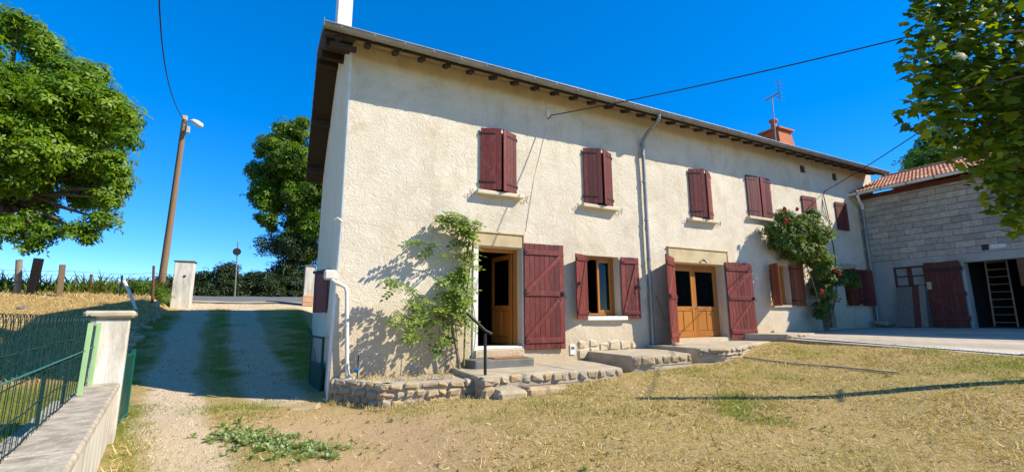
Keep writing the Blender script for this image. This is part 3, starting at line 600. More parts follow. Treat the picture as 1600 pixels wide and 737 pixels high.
# ------------------------------------------------------------------ steps, planter, terrace
def slab(name, label, cat, poly, top, stones=None, mat='concrete', thick=.5):
    t = thing(name, label, cat, (poly[0][0], poly[0][1], top-thick)); cx = sum(p[0] for p in poly)/len(poly); cy = sum(p[1] for p in poly)/len(poly)
    MB().prism(poly, top-thick, top).build('slab', M[mat], t, bevel=.02)
    return t
def stone_row(t, p, q, z0, z1, w, rnd, depth=.16, proud=.03):
    p = Vector((*p, 0)); q = Vector((*q, 0)); d = q-p; L = d.length; u = d.normalized(); n = Vector((u.y, -u.x, 0)); s = 0
    MB().cbox((.01, -.1, z0-.04), (L-.01, -.006, z1-.02), .004, p, (u, n, Vector((0, 0, 1)))).build('mortar_bed', M['mortar'], t)
    while s < L-.05:
        e = min(L, s+w*rnd.uniform(.75, 1.3))
        if L-e < .1: e = L
        j = rnd.uniform(-.015, .02); MB().cbox((s+.012, -depth, z0+rnd.uniform(0, .02)), (e-.012, proud+j, z1-rnd.uniform(0, .018)), .028, p, (u, n, Vector((0, 0, 1))), .018, rnd).build('stone', M['stone'], t); s = e
rnd = random.Random(5)
t = slab('door_landing', 'low concrete landing edged with cobbles below the first door', 'landing', [(2.2, .0), (2.12, -1.58), (5.12, -1.72), (5.35, -.6), (5.3, .0)], .745)
stone_row(t, (2.3, -1.60), (5.14, -1.74), .58, .735, .21, rnd)
MB().cbox((4.05, -1.6, .742), (4.07, -.2, .748), .001).build('slab_joint', M['slate'], t)
t = thing('door_step', 'dark stone step under the open first door', 'step', (3.1, -.3, .75)); MB().prism([(2.42, -.05), (2.50, -.56), (3.82, -.56), (3.84, -.05)], .72, .905).build('tread', M['slate'], t, bevel=.03)
one('riser', M['stucco'], t, (2.70, -.10, .905), (3.84, .0, 1.06), .01)
tag(one('doormat', M['doormat'], None, (2.95, -.46, .907), (3.72, -.14, .925), .006), 'orange brown doormat on the dark stone step', 'doormat')
t = thing('block_step', 'rough stone block step on the grass below the landing', 'step', (2.9, -1.9, .4)); MB().cbox((2.28, -2.12, .28), (2.78, -1.66, .575), .05, jit=.02, rnd=rnd).build('stone', M['stone'], t); MB().cbox((2.80, -2.1, .3), (3.45, -1.70, .57), .05, jit=.02, rnd=rnd).build('stone', M['stone'], t); MB().cbox((3.2, -1.95, .3), (3.75, -1.66, .52), .04, jit=.02, rnd=rnd).build('stone', M['stone'], t)
t = slab('window_landing', 'raised concrete slab with cobbled edge under the ground floor window', 'landing', [(5.55, -.0), (5.52, -1.55), (6.0, -1.72), (7.0, -1.74), (7.38, -.7), (7.35, 0)], .94, thick=.45)
stone_row(t, (5.53, -1.57), (6.0, -1.74), .74, .925, .2, rnd); stone_row(t, (6.0, -1.74), (7.02, -1.76), .78, .925, .2, rnd)
t = slab('french_door_landing', 'pale concrete landing in front of the french doors', 'landing', [(7.40, 0), (7.42, -1.55), (7.95, -1.86), (8.55, -1.80), (10.2, -1.0), (11.5, -.65), (11.5, 0)], 1.03, thick=.5)
stone_row(t, (7.43, -1.57), (7.95, -1.88), .84, .93, .2, rnd); stone_row(t, (7.95, -1.88), (8.57, -1.82), .84, .93, .22, rnd); stone_row(t, (7.44, -1.58), (7.95, -1.89), .93, 1.02, .26, rnd); stone_row(t, (7.95, -1.89), (8.55, -1.83), .93, 1.02, .2, rnd); stone_row(t, (8.7, -1.75), (10.2, -1.02), .93, 1.02, .25, rnd)
t = slab('side_landing', 'grey stone landing below the rust orange shutters', 'landing', [(11.0, 0), (11.55, -1.05), (12.1, -1.12), (13.2, -.85), (15.6, -.25), (16.2, -.03), (16.2, .0)], 1.22, thick=.4)
stone_row(t, (11.57, -1.07), (12.1, -1.14), 1.03, 1.205, .3, rnd); stone_row(t, (12.1, -1.14), (13.2, -.87), 1.08, 1.205, .22, rnd); stone_row(t, (13.2, -.87), (15.6, -.27), 1.12, 1.205, .22, rnd)
# planter with its rubble wall
pl = thing('stone_planter', 'low rubble stone planter wall at the foot of the house corner', 'planter', (1, -.6, .3))
PP = [(-.06, -.10), (.30, -.62), (.62, -1.22), (1.5, -1.38), (2.26, -1.46)]
inner = [(2.2, -.02), (-.02, -.02)]
MB().prism([(PP[0][0]+.06, PP[0][1]+.05), (PP[1][0]+.07, PP[1][1]+.05), (PP[2][0]+.06, PP[2][1]+.07), (PP[3][0], PP[3][1]+.07), (PP[4][0], PP[4][1]+.07)]+inner, .1, .65).build('soil', M['mortar'], pl)
for (p, q) in zip(PP, PP[1:]):
    p3, q3 = Vector((*p, 0)), Vector((*q, 0)); u = (q3-p3).normalized(); n = Vector((u.y, -u.x, 0)); L = (q3-p3).length
    MB().cbox((-.01, -.22, .1), (L+.01, -.034, .68), .01, p3, (u, n, Vector((0, 0, 1)))).build('mortar_core', M['mortar'], pl)
    zc = .17
    for row, hh in enumerate((.135, .13, .13, .125)):
        s = -.02-row % 2*.05
        while s < L-.03:
            e = s+rnd.uniform(.13, .29)
            if L-e < .12: e = L+.02
            MB().cbox((max(s, -.03)+.012, -.2, zc+.004+rnd.uniform(0, .012)), (e-.012, rnd.uniform(.0, .022), zc+hh-.008+rnd.uniform(-.014, .008)), .032, p3, (u, n, Vector((0, 0, 1))), .016, rnd).build('stone', M['stone'], pl); s = e
        zc += hh
bp = thing('stone_end_block', 'squared stone pier where planter meets the landing', 'stone pier', (2.2, -1.62, .3)); MB().cbox((2.10, -1.84, .25), (2.34, -1.49, .60), .05, jit=.02, rnd=rnd).build('stone', M['stone'], bp); MB().cbox((2.11, -1.82, .58), (2.36, -1.5, .735), .045, jit=.015, rnd=rnd).build('stone', M['stone'], bp)
# hand rail
hr = thing('hand_rail', 'dark metal hand rail post with sloping grip beside the door step', 'hand rail', (2.33, -1.42, .745))
MB().tube([(2.33, -1.42, .73), (2.32, -1.43, 1.45)], .027, 10).build('post', M['iron'], hr); MB().tube([(1.98, -1.40, 1.81), (2.32, -1.44, 1.50), (2.44, -1.455, 1.44)], .026, 10).build('grip', M['iron'], hr)
# yard terrace
def terr_z(x, y): return float(np.interp(x, [9, 9.8, 11.2, 13, 18.4, 30], [1.05, 1.055, 1.085, 1.20, 1.31, 1.31]))
mb = MB(); TE = [(11.6, -.62), (10.75, -3.7), (9.85, -5.9), (9.15, -7.6), (8.3, -10)]
tp = TE+[(19.5, -10), (19.5, .1), (12.15, .1)]; tp = tp
rows = np.linspace(0, 1, 12)**2; grid = []
for i in range(25):
    yy = .1-10.1*i/24; x0 = float(np.interp(-yy, [-.1, .62, 3.7, 5.9, 7.6, 10], [11.6, 11.6, 10.75, 9.85, 9.15, 8.3])); grid.append([(x0+(25-x0)*f, yy, terr_z(x0+(25-x0)*f, yy)) for f in rows])
vs = [p for r in grid for p in r]; k = len(rows); mb.add(vs, [(i*k+j, (i+1)*k+j, (i+1)*k+j+1, i*k+j+1) for i in range(24) for j in range(k-1)])
vs2 = [r[0] for r in grid]+[(r[0][0], r[0][1], .5) for r in grid]; mb.add(vs2, [(i, i+25, i+26, i+1) for i in range(24)])
def m_terr():
    t = NT('terrace'); n = t.noise(1.1, 6, .65, .4, t.pos((1, .35, 1), (0, 0, .3))); c = t.ramp(n, [(.3, (.30, .25, .18)), (.5, (.47, .395, .29)), (.72, (.60, .52, .40))])
    b = t.n('ShaderNodeTexBrick'); b.inputs['Scale'].default_value = 1.2; b.inputs['Mortar Size'].default_value = .012; t.l(t.pos((1, 1, 1), (0, 0, .35)), b.inputs['Vector']); j = b.outputs['Fac']
    c = t.mix(t.math('MULTIPLY', j, .5), c, (.14, .12, .09)); n2 = t.noise(12, 5, .65); t.bump(t.math('SUBTRACT', t.math('MULTIPLY', n2, .6), j), .5, .012); return t.done(c, .85, 0, .25)
tag(mb.build('terrace', m_terr()), kind='structure')
dr = thing('drain_channel', 'slotted metal drain channel along the edge of the stone terrace', 'drain', (11, -4, 1.03))
for (a, b) in zip(TE, TE[1:4]):
    a = Vector((a[0]+.32, a[1], 0)); b = Vector((b[0]+.32, b[1], 0)); u = (b-a).normalized(); n = Vector((u.y, -u.x, 0)); L = (b-a).length; z = max(terr_z(a.x, 0), terr_z(b.x, 0))
    za, zb = terr_z(a.x, 0)+.006, terr_z(b.x, 0)+.006; u3 = Vector((u.x, u.y, (zb-za)/L)); o = Vector((a.x, a.y, za))
    MB().cbox((0, -.09, -.02), (L, .09, .001), .001, o, (u3, n, Vector((0, 0, 1)))).build('channel', M['slate'], dr)
    for sx in (-.085, .075): MB().cbox((0, sx, .001), (L, sx+.015, .012), .002, o, (u3, n, Vector((0, 0, 1)))).build('rail', M['zinc'], dr)
    bar = MB().cbox((-.02, -.07, .002), (.02, .07, .012), .002).mesh('bar', M['white_metal'])
    for k in range(int(L/.085)):
        c = o+u3*(.05+k*.085); inst('bar', bar, dr, Matrix(((u.x, n.x, 0, c.x), (u.y, n.y, 0, c.y), (0, 0, 1, c.z), (0, 0, 0, 1))))
pts = [(8.5, -1.9), (8.42, -2.5), (8.34, -3.2), (8.18, -4.1), (8.0, -4.75), (7.9, -5.1)]
tag(MB().tube([(x, y, float(hgt(x, y))+.022) for x, y in pts], .015, 8).build('garden_hose', M['concrete']), 'thin pale hose lying across the dry lawn', 'hose')
st = tag(MB().tube([(7.75, -.55, 1.04), (7.72, -.12, 2.25)], .016, 7).build('broom_handle', M['wood_post']), 'thin brown stick leaning on the wall beside the downpipe', 'stick')
tag(one('loose_brick', M['terracotta_pale'], None, (7.62, -.75, 1.032), (7.85, -.63, 1.10), .01, jit=.006), 'loose brick lying on the french door landing', 'brick')
tag(MB().tube([(.36, -.32, .60), (.37, -.31, 1.08)], .012, 6).build('tap_stake', M['iron']), 'thin black stake with blue tape beside the white pipe', 'stake')
tag(MB().tube([(.345, -.35, .86), (.37, -.30, .85), (.33, -.26, .80)], .03, 8).build('blue_tape', M['blue']), 'blue tape wrapped round the stake and white pipe', 'tape')

# ------------------------------------------------------------------ barn wing
BX = 18.41
barn = thing('barn', 'grey concrete block barn wing with red tile roof', 'barn', (BX, -3, 1.3))
OP = (-2.68, -5.2, 3.36); WN = (-.80, -1.68, 2.70, 3.37)
mb = MB()
def wq(y0, y1, z0, z1): mb.quad((BX, y0, z0), (BX, y1, z0), (BX, y1, z1), (BX, y0, z1))
wq(.2, WN[0], .9, 3.62); wq(WN[0], WN[1], .9, WN[2]); wq(WN[0], WN[1], WN[3], 3.62); wq(WN[1], OP[0], .9, 3.62); wq(OP[0], OP[1], OP[2], 3.62); wq(OP[1], -10, .9, 3.62)
mb.quad((BX, OP[0], .9), (BX+.3, OP[0], .9), (BX+.3, OP[0], OP[2]), (BX, OP[0], OP[2])); mb.quad((BX, OP[1], OP[2]), (BX+.3, OP[1], OP[2]), (BX+.3, OP[1], .9), (BX, OP[1], .9)); mb.quad((BX, OP[0], OP[2]), (BX+.3, OP[0], OP[2]), (BX+.3, OP[1], OP[2]), (BX, OP[1], OP[2]))
lw = mb.build('lower_wall', M['plaster_grey'], barn)
uw = MB().cbox((BX+.03, -10, 3.6), (BX+.25, .2, 6.12), .002).build('upper_wall', M['mortar'], barn)
rb = random.Random(3); bm_ = [MB().cbox((-.11, -.247, -.098), (.05, .247, .098), .007, jit=.004, rnd=rb).mesh('block', M['block']) for _ in range(4)]
HOLE = (-3.2, -3.36, 3.70, 3.88)
for r in range(12):
    z = 3.735+.2065*r
    for c in range(13):
        y = -.05-.5*c-(.25 if r % 2 else 0)
        if y < -6.6: continue
        if r == 0 and -3.5 < y < -3.1: continue
        inst('block', bm_[rb.randrange(4)], uw, Matrix.Translation((BX+.085+rb.uniform(-.006, .004), y, z)) @ Matrix.Rotation(rb.uniform(-.01, .01), 4, 'X'))
one('lintel_beam', M['plaster_grey'], barn, (BX-.035, -6.5, 3.37), (BX+.2, -1.0, 3.63), .008)
one('putlog_shade_box', M['dark_room'], barn, (BX-.03, -3.33, 3.68), (BX+.03, -3.17, 3.86), .002); one('lime_patch', M['white_paint'], barn, (BX-.035, -3.72, 3.70), (BX+.05, -3.36, 3.84), .01, jit=.01)  # near-black box fills the block gap in place of the hole's shade
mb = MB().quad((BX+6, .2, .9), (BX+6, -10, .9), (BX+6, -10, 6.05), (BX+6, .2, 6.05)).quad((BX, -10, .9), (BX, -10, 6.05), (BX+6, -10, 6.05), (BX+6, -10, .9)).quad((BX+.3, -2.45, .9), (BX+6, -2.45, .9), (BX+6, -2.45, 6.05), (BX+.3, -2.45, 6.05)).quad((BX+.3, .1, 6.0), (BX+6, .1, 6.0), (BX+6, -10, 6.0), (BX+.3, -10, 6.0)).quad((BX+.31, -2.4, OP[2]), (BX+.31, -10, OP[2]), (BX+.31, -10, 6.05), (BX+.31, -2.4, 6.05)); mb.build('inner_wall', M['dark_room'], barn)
BE, BEZ, BRX, BRZ = 17.88, 6.17, 20.8, 7.22
mb = MB(); sl = (BRZ-BEZ)/(BRX-BE)
for x0, z0, x1, z1 in ((BE, BEZ, BRX, BRZ), (BRX, BRZ, 25, BRZ-.36*4.2)):
    p = [(x0, .12, z0), (x1, .12, z1), (x1, -10, z1), (x0, -10, z0)]; q = [(a, b, c-.08) for a, b, c in p]; mb.add(p+q, [(3, 2, 1, 0), (4, 5, 6, 7), (0, 1, 5, 4), (1, 2, 6, 5), (2, 3, 7, 6), (3, 0, 4, 7)])
br = mb.build('roof', M['wood_barn'], barn)
one('fascia', M['wood_barn'], br, (BX-.14, -9.9, 5.98), (BX-.02, .0, 6.12), .005)
tm = []
for s in range(3):                                         # a double-roll interlocking tile, rolls across v
    mb = MB(); W, Lh = .225, .37; prof = [(-W/2, .0), (-W*.42, .035), (-W*.28, .042), (-W*.14, .012), (0, .006), (W*.1, .036), (W*.24, .042), (W*.36, .014), (W/2, .0)]
    tl = rb.uniform(-.006, .006); vs = [(u, v, h+(.034 if u < Lh/2 else 0)+tl*v) for u in (-.02, Lh) for v, h in prof]+[(-.02, v, h+.034-.022) for v, h in prof]; n = len(prof)
    mb.add(vs, [(i, n+i, n+i+1, i+1) for i in range(n-1)]+[(i, i+1, 2*n+i+1, 2*n+i) for i in range(n-1)], False); tm.append(mb.mesh('tile', M['tile']))
ux = Vector((BRX-BE, 0, BRZ-BEZ)).normalized(); zx = Vector((-ux.z, 0, ux.x))
for r in range(9):
    for c in range(33):
        o = Vector((BE-.03, .05-.225*c, BEZ+.006))+ux*(r*.345); y = o.y+rb.uniform(-.004, .004)
        inst('tile', tm[rb.randrange(3)], br, Matrix(((ux.x, 0, zx.x, o.x), (ux.y, 1, zx.y, y), (ux.z, 0, zx.z, o.z+rb.uniform(0, .008)), (0, 0, 0, 1))))
mb = MB(); 
for c in range(20): mb.tube([(BRX, .12-.42*c, BRZ+.03), (BRX, -.30-.42*c, BRZ+.045)], .10, 8)
tag(mb.build('ridge_tiles', M['tile'], br), kind='stuff')
vs = [(BE-.10+u*1.0, y, BEZ-.005+v) for y in (.06, -9.9) for u, v in loop]; n = len(loop)
g2 = MB().add(vs, [(i, n+i, n+(i+1) % n, (i+1) % n) for i in range(n)]).add([(BE-.10+u, .06, BEZ-.005+v) for u, v in prof] if False else [(BE-.10+u, .06, BEZ-.005+v) for u, v in loop[:9]], [tuple(range(9))]).build('gutter', M['white_metal'], barn)
for k in range(10): inst('gutter_joint', jme, g2, Matrix.Translation((BE-.10, -.3-.75*k, BEZ-.004)) @ Matrix.Rotation(R(90), 4, 'Z'))
MB().tube([(BE-.06, -.28, BEZ-.08), (BE-.06, -.28, 5.99), (BE+.05, -.26, 5.87), (BX-.13, -.18, 5.76), (BX-.10, -.15, 5.62)], .05, 10).build('swan_neck', M['white_metal'], barn)
MB().tube([(BX-.10, -.15, 5.62), (BX-.08, -.14, 1.33)], .05, 10).build('downpipe', M['zinc'], barn)
# small barn window with four panes
y0, y1, z0, z1 = WN; F = lambda a, b, c, d: one('x', M['wood_barn'], None, (0, 0, 0), (1, 1, 1))
wf = MB().cbox((BX-.02, y0, z0-.03), (BX+.08, y0-.05, z1)).cbox((BX-.02, y1+.05, z0-.03), (BX+.08, y1, z1)).cbox((BX-.02, y0-.051, z1-.05), (BX+.08, y1+.051, z1)).cbox((BX-.02, y0-.051, z0-.03), (BX+.08, y1+.051, z0+.03)).cbox((BX-.015, (y0+y1)/2+.06, z0+.031), (BX+.08, (y0+y1)/2-.06, z1-.051)).cbox((BX-.012, y0-.051, 3.02), (BX+.07, (y0+y1)/2+.061, 3.06)).cbox((BX-.012, (y0+y1)/2-.061, 3.02), (BX+.07, y1+.051, 3.06)).build('window_frame', M['wood_barn'], barn)
for (a, b) in ((y0-.05, (y0+y1)/2+.06), ((y0+y1)/2-.06, y1+.05)):
    for (c, d) in ((z0+.03, 3.02), (3.06, z1-.05)): one('pane', M['dusty_glass'], wf, (BX+.03, a, c), (BX+.04, b, d), .001)
# old plank door folded back against the wall
bd = MB().cbox((BX-.10, -1.70, 1.32), (BX-.085, -2.60, 3.42), .002).build('barn_door', M['wood_barn'], barn); bd['label'] = 'weathered dark red plank barn door folded back'
for k in range(7): one('plank', M['wood_barn'], bd, (BX-.13, -1.70-k*.129, 1.31+rb.uniform(0, .03)), (BX-.102, -1.70-(k+1)*.129+.006, 3.43+rb.uniform(-.01, .01)), .004)
for z in (1.62, 2.38, 3.18): one('batten', M['wood_dark'] if z > 3 else M['wood_barn'], bd, (BX-.16, -1.72, z-.06), (BX-.132, -2.68, z+.06), .004)
for za, ya, zb, yb in ((1.68, -2.5, 2.32, -1.75), (2.44, -2.1, 3.1, -2.5)):
    p = Vector((BX-.147, ya, za)); q = Vector((BX-.147, yb, zb)); d = (q-p).normalized(); MB().cbox((0, -.012, -.045), ((q-p).length, .012, .045), .003, p, (d, Vector((1, 0, 0)), d.cross(Vector((1, 0, 0))))).build('brace', M['wood_barn'], bd)
one('latch_plate', M['lintel'], bd, (BX-.165, -1.72, 2.55), (BX-.132, -1.84, 2.80), .004)
one('door_post', M['plaster_grey'], barn, (BX-.05, -2.62, 1.2), (BX+.1, -2.69, 3.37), .006)
one('second_door', M['wood_brown'], barn, (BX-.02, -3.86, 2.55), (BX+.05, -4.6, 3.34), .006)['label'] = 'orange brown door panel hanging in the barn opening'
# boards leaning below the window
def lean(name, label, y0, y1, z1, mat, tilt, c):
    o = Vector((BX-.34, 0, 1.33)); upv = Vector((math.sin(tilt), 0, math.cos(tilt))); ax = (Vector((math.cos(tilt), 0, -math.sin(tilt))), Vector((0, 1, 0)), upv)
    return tag(MB().cbox((-.02, y0, 0), (.012, y1, z1), c, o, ax, .004).build(name, mat), label, 'board')
lean('leaning_board', 'wide grey weathered board leaning below the barn window', -.86, -1.30, 1.36, M['wood_grey'], .17, .004); lean('leaning_red_board', 'narrow dark red board leaning beside the grey boards', -1.31, -1.48, 1.34, M['wood_barn'], .15, .004); lean('leaning_plank', 'grey plank leaning next to the old barn door', -1.49, -1.66, 1.38, M['wood_grey'], .14, .004)
# ladder inside the doorway
ld = thing('wooden_ladder', 'old wooden ladder leaning inside the dark barn doorway', 'ladder', (BX+.35, -3.5, 1.3))
lo_, hi_ = Vector((BX+.12, -3.10, 1.36)), Vector((BX+.42, -3.06, 3.55)); wv = Vector((0, -.50, 0))
for k in (0, 1): MB().tube([lo_+wv*k, hi_+wv*k*.95], .024, 6).build('rail', M['wood_post'], ld)
for k in range(9): f = .06+k*.105; p = lo_.lerp(hi_, f); MB().tube([p, p+wv*.985], .014, 6).build('rung', M['wood_post'], ld)
tag(one('low_stone', M['stone'], None, (BX-.55, -.62, 1.36), (BX-.02, -.2, 1.5), .05, jit=.03, rnd=rb), 'flat stone lying in the corner under the barn downpipe', 'stone')

# ------------------------------------------------------------------ roadside wall, pillars, fences, pole
def W2(s, off, z): # along the low wall: s metres from the pillar towards the viewer, off to the left of its right face
    y = -1.7-s*.985; return Vector((-2.64+.172*s, y, z))+Vector((-.985, -.172, 0))*off
lowwall = thing('low_roadside_wall', 'low white rendered wall with weathered coping beside the drive', 'wall', W2(2.5, .15, .3))
u = Vector((.172, -.985, 0)).normalized(); nl = Vector((-.985, -.172, 0)); o = Vector((-2.64, -1.7, 0))
MB().cbox((0, .015, .0), (7.2, .29, .915), .02, o, (u, nl, Vector((0, 0, 1))), .0).build('wall_body', M['white_paint'] if False else None or plain('lime_wash', (.70, .65, .56), (.40, .35, .27), 2.2, .9, bump=.7, bscale=18, bd=.01, stretch=(3, 3, .7)), lowwall)
cop = plain('coping', (.55, .47, .35), (.24, .20, .14), 4.5, .95, bump=.8, bscale=22, bd=.012, stretch=(2, 2, 1))
for k in range(4): MB().cbox((k*1.8+.004, -.03, .917), ((k+1)*1.8-.004, .335, .985), .018, o, (u, nl, Vector((0, 0, 1))), .004).build('coping_stone', cop, lowwall)
np_ = thing('near_gate_pillar', 'white rendered gate pillar with stone cap at the end of the low wall', 'pillar', W2(-.25, .15, .3))
MB().cbox((-.5, -.035, .0), (-.003, .34, 1.745), .015, o, (u, nl, Vector((0, 0, 1))), .006).build('shaft', bpy.data.materials['lime_wash'], np_)
MB().cbox((-.56, -.09, 1.748), (.06, .40, 1.84), .03, o, (u, nl, Vector((0, 0, 1))), .006).build('cap', M['concrete'], np_)
fen = thing('mesh_fence', 'dark green hooped wire mesh fence standing on the low wall', 'fence', W2(2.2, .25, .98))
OFF = .27; mb = MB()
hoop = []
for k in range(9): a = math.pi*k/8; hoop.append(Vector((0, 0, 0))+u*(-.075*math.cos(a))+Vector((0, 0, .70+.085*math.sin(a))))
path = [u*-.075+Vector((0, 0, 0))]+hoop+[u*.075]
hm = MB().tube(path, .0023, 4).mesh('hoop_wire', M['fence_wire'])
for k in range(62): inst('hoop_wire', hm, fen, Matrix.Translation(W2(.04+k*.075, OFF+(.004 if k % 2 else 0), .99)))
for z in (.02, .2, .4, .58): MB().tube([W2(s, OFF+.002+.006*math.sin(s*9), .99+z+.006*math.sin(s*3)) for s in np.linspace(0, 5.2, 40)], .0042, 4).build('line_wire', M['fence_wire'], fen)
MB().tube([W2(0, OFF-.02, 1.42), W2(5.2, OFF-.02, 1.44)], .006, 5).build('tension_wire', plain('tension', (.02, .16, .13), (.03, .2, .16), 3, .5, bump=0), fen)
MB().cbox((0, OFF-.006, 1.70), (1.25, OFF+.002, 1.80), .002, o, (u, nl, Vector((0, 0, 1)))).build('top_strip', M['fence_wire'], fen) if False else None
for s, z1, lean_ in ((.10, 1.70, .10), (.98, 1.70, .16)):
    p = W2(s, OFF-.03, .985); q = W2(s-lean_*.5, OFF-.03, z1); d = (q-p).normalized(); MB().cbox((-.022, -.022, 0), (.022, .022, (q-p).length), .004, p, (u, nl, d)).build('post', M['fence_post_paint'], fen)
for s in (.45, 1.5, 2.6): p = W2(s, OFF+.03, .985); MB().cbox((-.011, -.011, 0), (.011, .011, .80), .003, p, (u, nl, Vector((0, 0, 1)))).build('stay', M['fence_wire'], fen)
# green metal gate leaves, both swung back
g1 = thing('green_gate_leaf', 'green sheet metal gate leaf folded beside the near white pillar', 'gate', (-2.9, -.3, .3), 'two leaves of the green drive gate')
o1 = Vector((-2.76, -1.02, 0)); u1 = Vector((-.06, .99, 0)).normalized(); n1 = Vector((u1.y, -u1.x, 0)); ax1 = (u1, n1, Vector((0, 0, 1)))
for k in range(2): MB().cbox((k*.62, -.02, .36), (k*.62+.05, .03, 1.30), .004, o1, ax1).build('stile', M['gate_paint'], g1)
MB().cbox((.051, -.012, .40), (.619, .012, 1.26), .002, o1, ax1).build('sheet', M['gate_dark'], g1)
for z in (.42, 1.24): MB().cbox((.051, .013, z-.02), (.619, .028, z+.02), .003, o1, ax1).build('rail', M['gate_paint'], g1)
g2 = thing('green_gate_leaf', 'dark green metal gate leaf with wire top folded against the house gable', 'gate', (-.15, 1.6, .3), 'two leaves of the green drive gate')
o2 = Vector((-.10, 1.0, 0)); u2 = Vector((-.125, 1.2, 0)).normalized(); n2 = Vector((-u2.y, u2.x, 0)); ax2 = (u2, n2, Vector((0, 0, 1)))
for k in (0, 1.15): MB().cbox((k, -.02, .30), (k+.045, .025, 1.36), .004, o2, ax2).build('stile', M['gate_dark'], g2)
MB().cbox((.046, -.012, .34), (1.149, .012, .80), .002, o2, ax2).build('sheet', M['gate_dark'], g2)
for z in (.32, .82, 1.34): MB().cbox((.046, -.015, z-.02), (1.149, .02, z+.02), .003, o2, ax2).build('rail', M['gate_dark'], g2)
for k in range(8): MB().tube([o2+u2*(.12+k*.14)+Vector((0, 0, .84)), o2+u2*(.12+k*.14)+Vector((0, 0, 1.32))], .008, 5).build('bar', M['zinc'], g2)
# far gate pillars by the road
def far_pillar(label, x, y, w, h, mat, base=None):
    z = float(hgt(x, y)); t = thing('road_gate_pillar', label, 'pillar', (x, y, z)); MB().cbox((x-w/2, y-w/2, z-.3), (x+w/2, y+w/2, z+h), .015, jit=.008).build('shaft', mat, t); MB().cbox((x-w/2-.04, y-w/2-.04, z+h+.002), (x+w/2+.04, y+w/2+.04, z+h+.06), .012).build('cap', M['slate'], t); return t
t = far_pillar('square white pillar with thin dark cap where drive meets road', -4.48, 14.5, .66, 1.85, bpy.data.materials['lime_wash'])
MB().tube([(-4.42, 14.165, 3.45), (-4.42, 14.15, 3.45)], .05, 10).build('hole_shade_disc', M['dark_room'], t)  # flat dark disc on the shaft, painted shade of a hole
t = far_pillar('narrow white pillar half hidden behind the house gable', .40, 15.1, .42, 1.85, bpy.data.materials['lime_wash'])
for k in range(6): one('brick', M['terracotta_pale'], t, (.16, 14.80, float(hgt(.4, 15))+.0+k*.085), (.62, 14.885, float(hgt(.4, 15))+.078+k*.085), .006, jit=.006)
# pole with street lamp
ple = thing('wooden_utility_pole', 'leaning wooden utility pole carrying a street lamp', 'utility pole', (-5.6, 16.6, 2.6))
MB().tube([(-5.62, 16.6, 2.3), (-5.45, 16.0, 6.2), (-5.26, 15.2, 10.68)], [.15, .13, .105], 12).build('pole', M['wood_pole'], ple)
lm = MB().tube([(-5.25, 15.15, 10.45), (-5.05, 15.1, 10.55), (-4.95, 15.08, 10.52)], .025, 8).build('lamp_arm', M['zinc'], ple)
MB().tube([(-5.02, 15.08, 10.56), (-4.92, 15.06, 10.55), (-4.75, 15.04, 10.46), (-4.58, 15.0, 10.36), (-4.52, 14.99, 10.33)], [.03, .10, .14, .12, .03], 10).build('lamp_head', M['white_metal'], ple)
one('junction_box', M['lintel'], ple, (-5.12, 15.0, 9.95), (-5.0, 15.12, 10.25), .01); MB().cbox((-5.36, 15.1, 10.55), (-5.16, 15.3, 10.78), .03).build('pole_cap', M['concrete'], ple)
wr = [Vector((-5.26, 15.2, 10.55)).lerp(Vector((-2.6, -4.0, 9.4)), f)-Vector((0, 0, 3.6*f*(1-f)))+Vector((-.35*math.sin(f*3.14), 0, 0)) for f in np.linspace(0, 1, 40)]
tag(MB().tube(wr, .017, 6).build('overhead_cable', M['wire']), 'sagging black cable rising from the wooden utility pole', 'cable')
# pole outside on the right carrying the service wires; its shadow crosses the lawn
PB = (9.55, -7.95); pz = float(hgt(*PB)); pr = thing('service_pole', 'wooden service pole at the edge of the yard carrying house wires', 'utility pole', (*PB, pz))
MB().tube([(*PB, pz-.2), (*PB, pz+2.6), (*PB, pz+5.5)], [.14, .12, .09], 12).build('pole', M['wood_pole'], pr); MB().tube([(PB[0]-.3, PB[1]-.2, pz+3.35), (PB[0]+.3, PB[1]+.2, pz+3.35)], .022, 6).build('cross_arm', M['wood_pole'], pr)
for a, lab in (((4.6, -.14, 6.54), 'thin black wire running from the facade hook over the eaves'), ((16.2, -.04, 6.1), 'thin black wire running from the facade corner by the barn')):
    a = Vector(a); b = Vector((*PB, pz+5.42)); tag(MB().tube([a.lerp(b, f)-Vector((0, 0, .5*f*(1-f))) for f in np.linspace(0, 1, 24)], .013, 5).build('service_wire', M['wire']), lab, 'wire')
# pasture fence on the bank
def post(label, base, top, r, mat, name='fence_post', sq=False):
    b = Vector(base); t_ = Vector(top); b.z = float(hgt(b.x, b.y))-.15; d = (t_-b).normalized(); a = d.orthogonal().normalized()
    if sq: mb = MB().cbox((-r, -r, 0), (r, r, (t_-b).length), .01, b, (Vector((1, .3, 0)).normalized(), Vector((-.3, 1, 0)).normalized(), d), .008)
    else: mb = MB().tube([b, b.lerp(t_, .5)+a*.01, t_], [r*1.05, r, r*.92], 8)
    return tag(mb.build(name, mat), label, 'fence post')
post('pale weathered round fence post with a metal patch', (-9.05, 13.3, 0), (-9.07, 13.05, 3.77), .10, M['wood_grey'])
post('thick charred black leaning fence post', (-8.60, 13.02, 0), (-8.46, 12.73, 3.81), .125, plain('charred', (.005, .004, .004), (.014, .011, .009), 12, .95, bump=1, bscale=30, bd=.01), sq=True)
post('brown square fence post with dark top', (-7.72, 12.6, 0), (-7.7, 12.38, 3.6), .085, M['wood_post'], sq=True)
post('short rusty iron fence stake in tall weeds', (-7.34, 14.08, 0), (-7.33, 13.95, 3.41), .05, M['wood_brown']); post('thin dark iron stake with fence wires tied to it', (-6.18, 12.94, 0), (-6.12, 12.78, 3.31), .03, M['iron'])
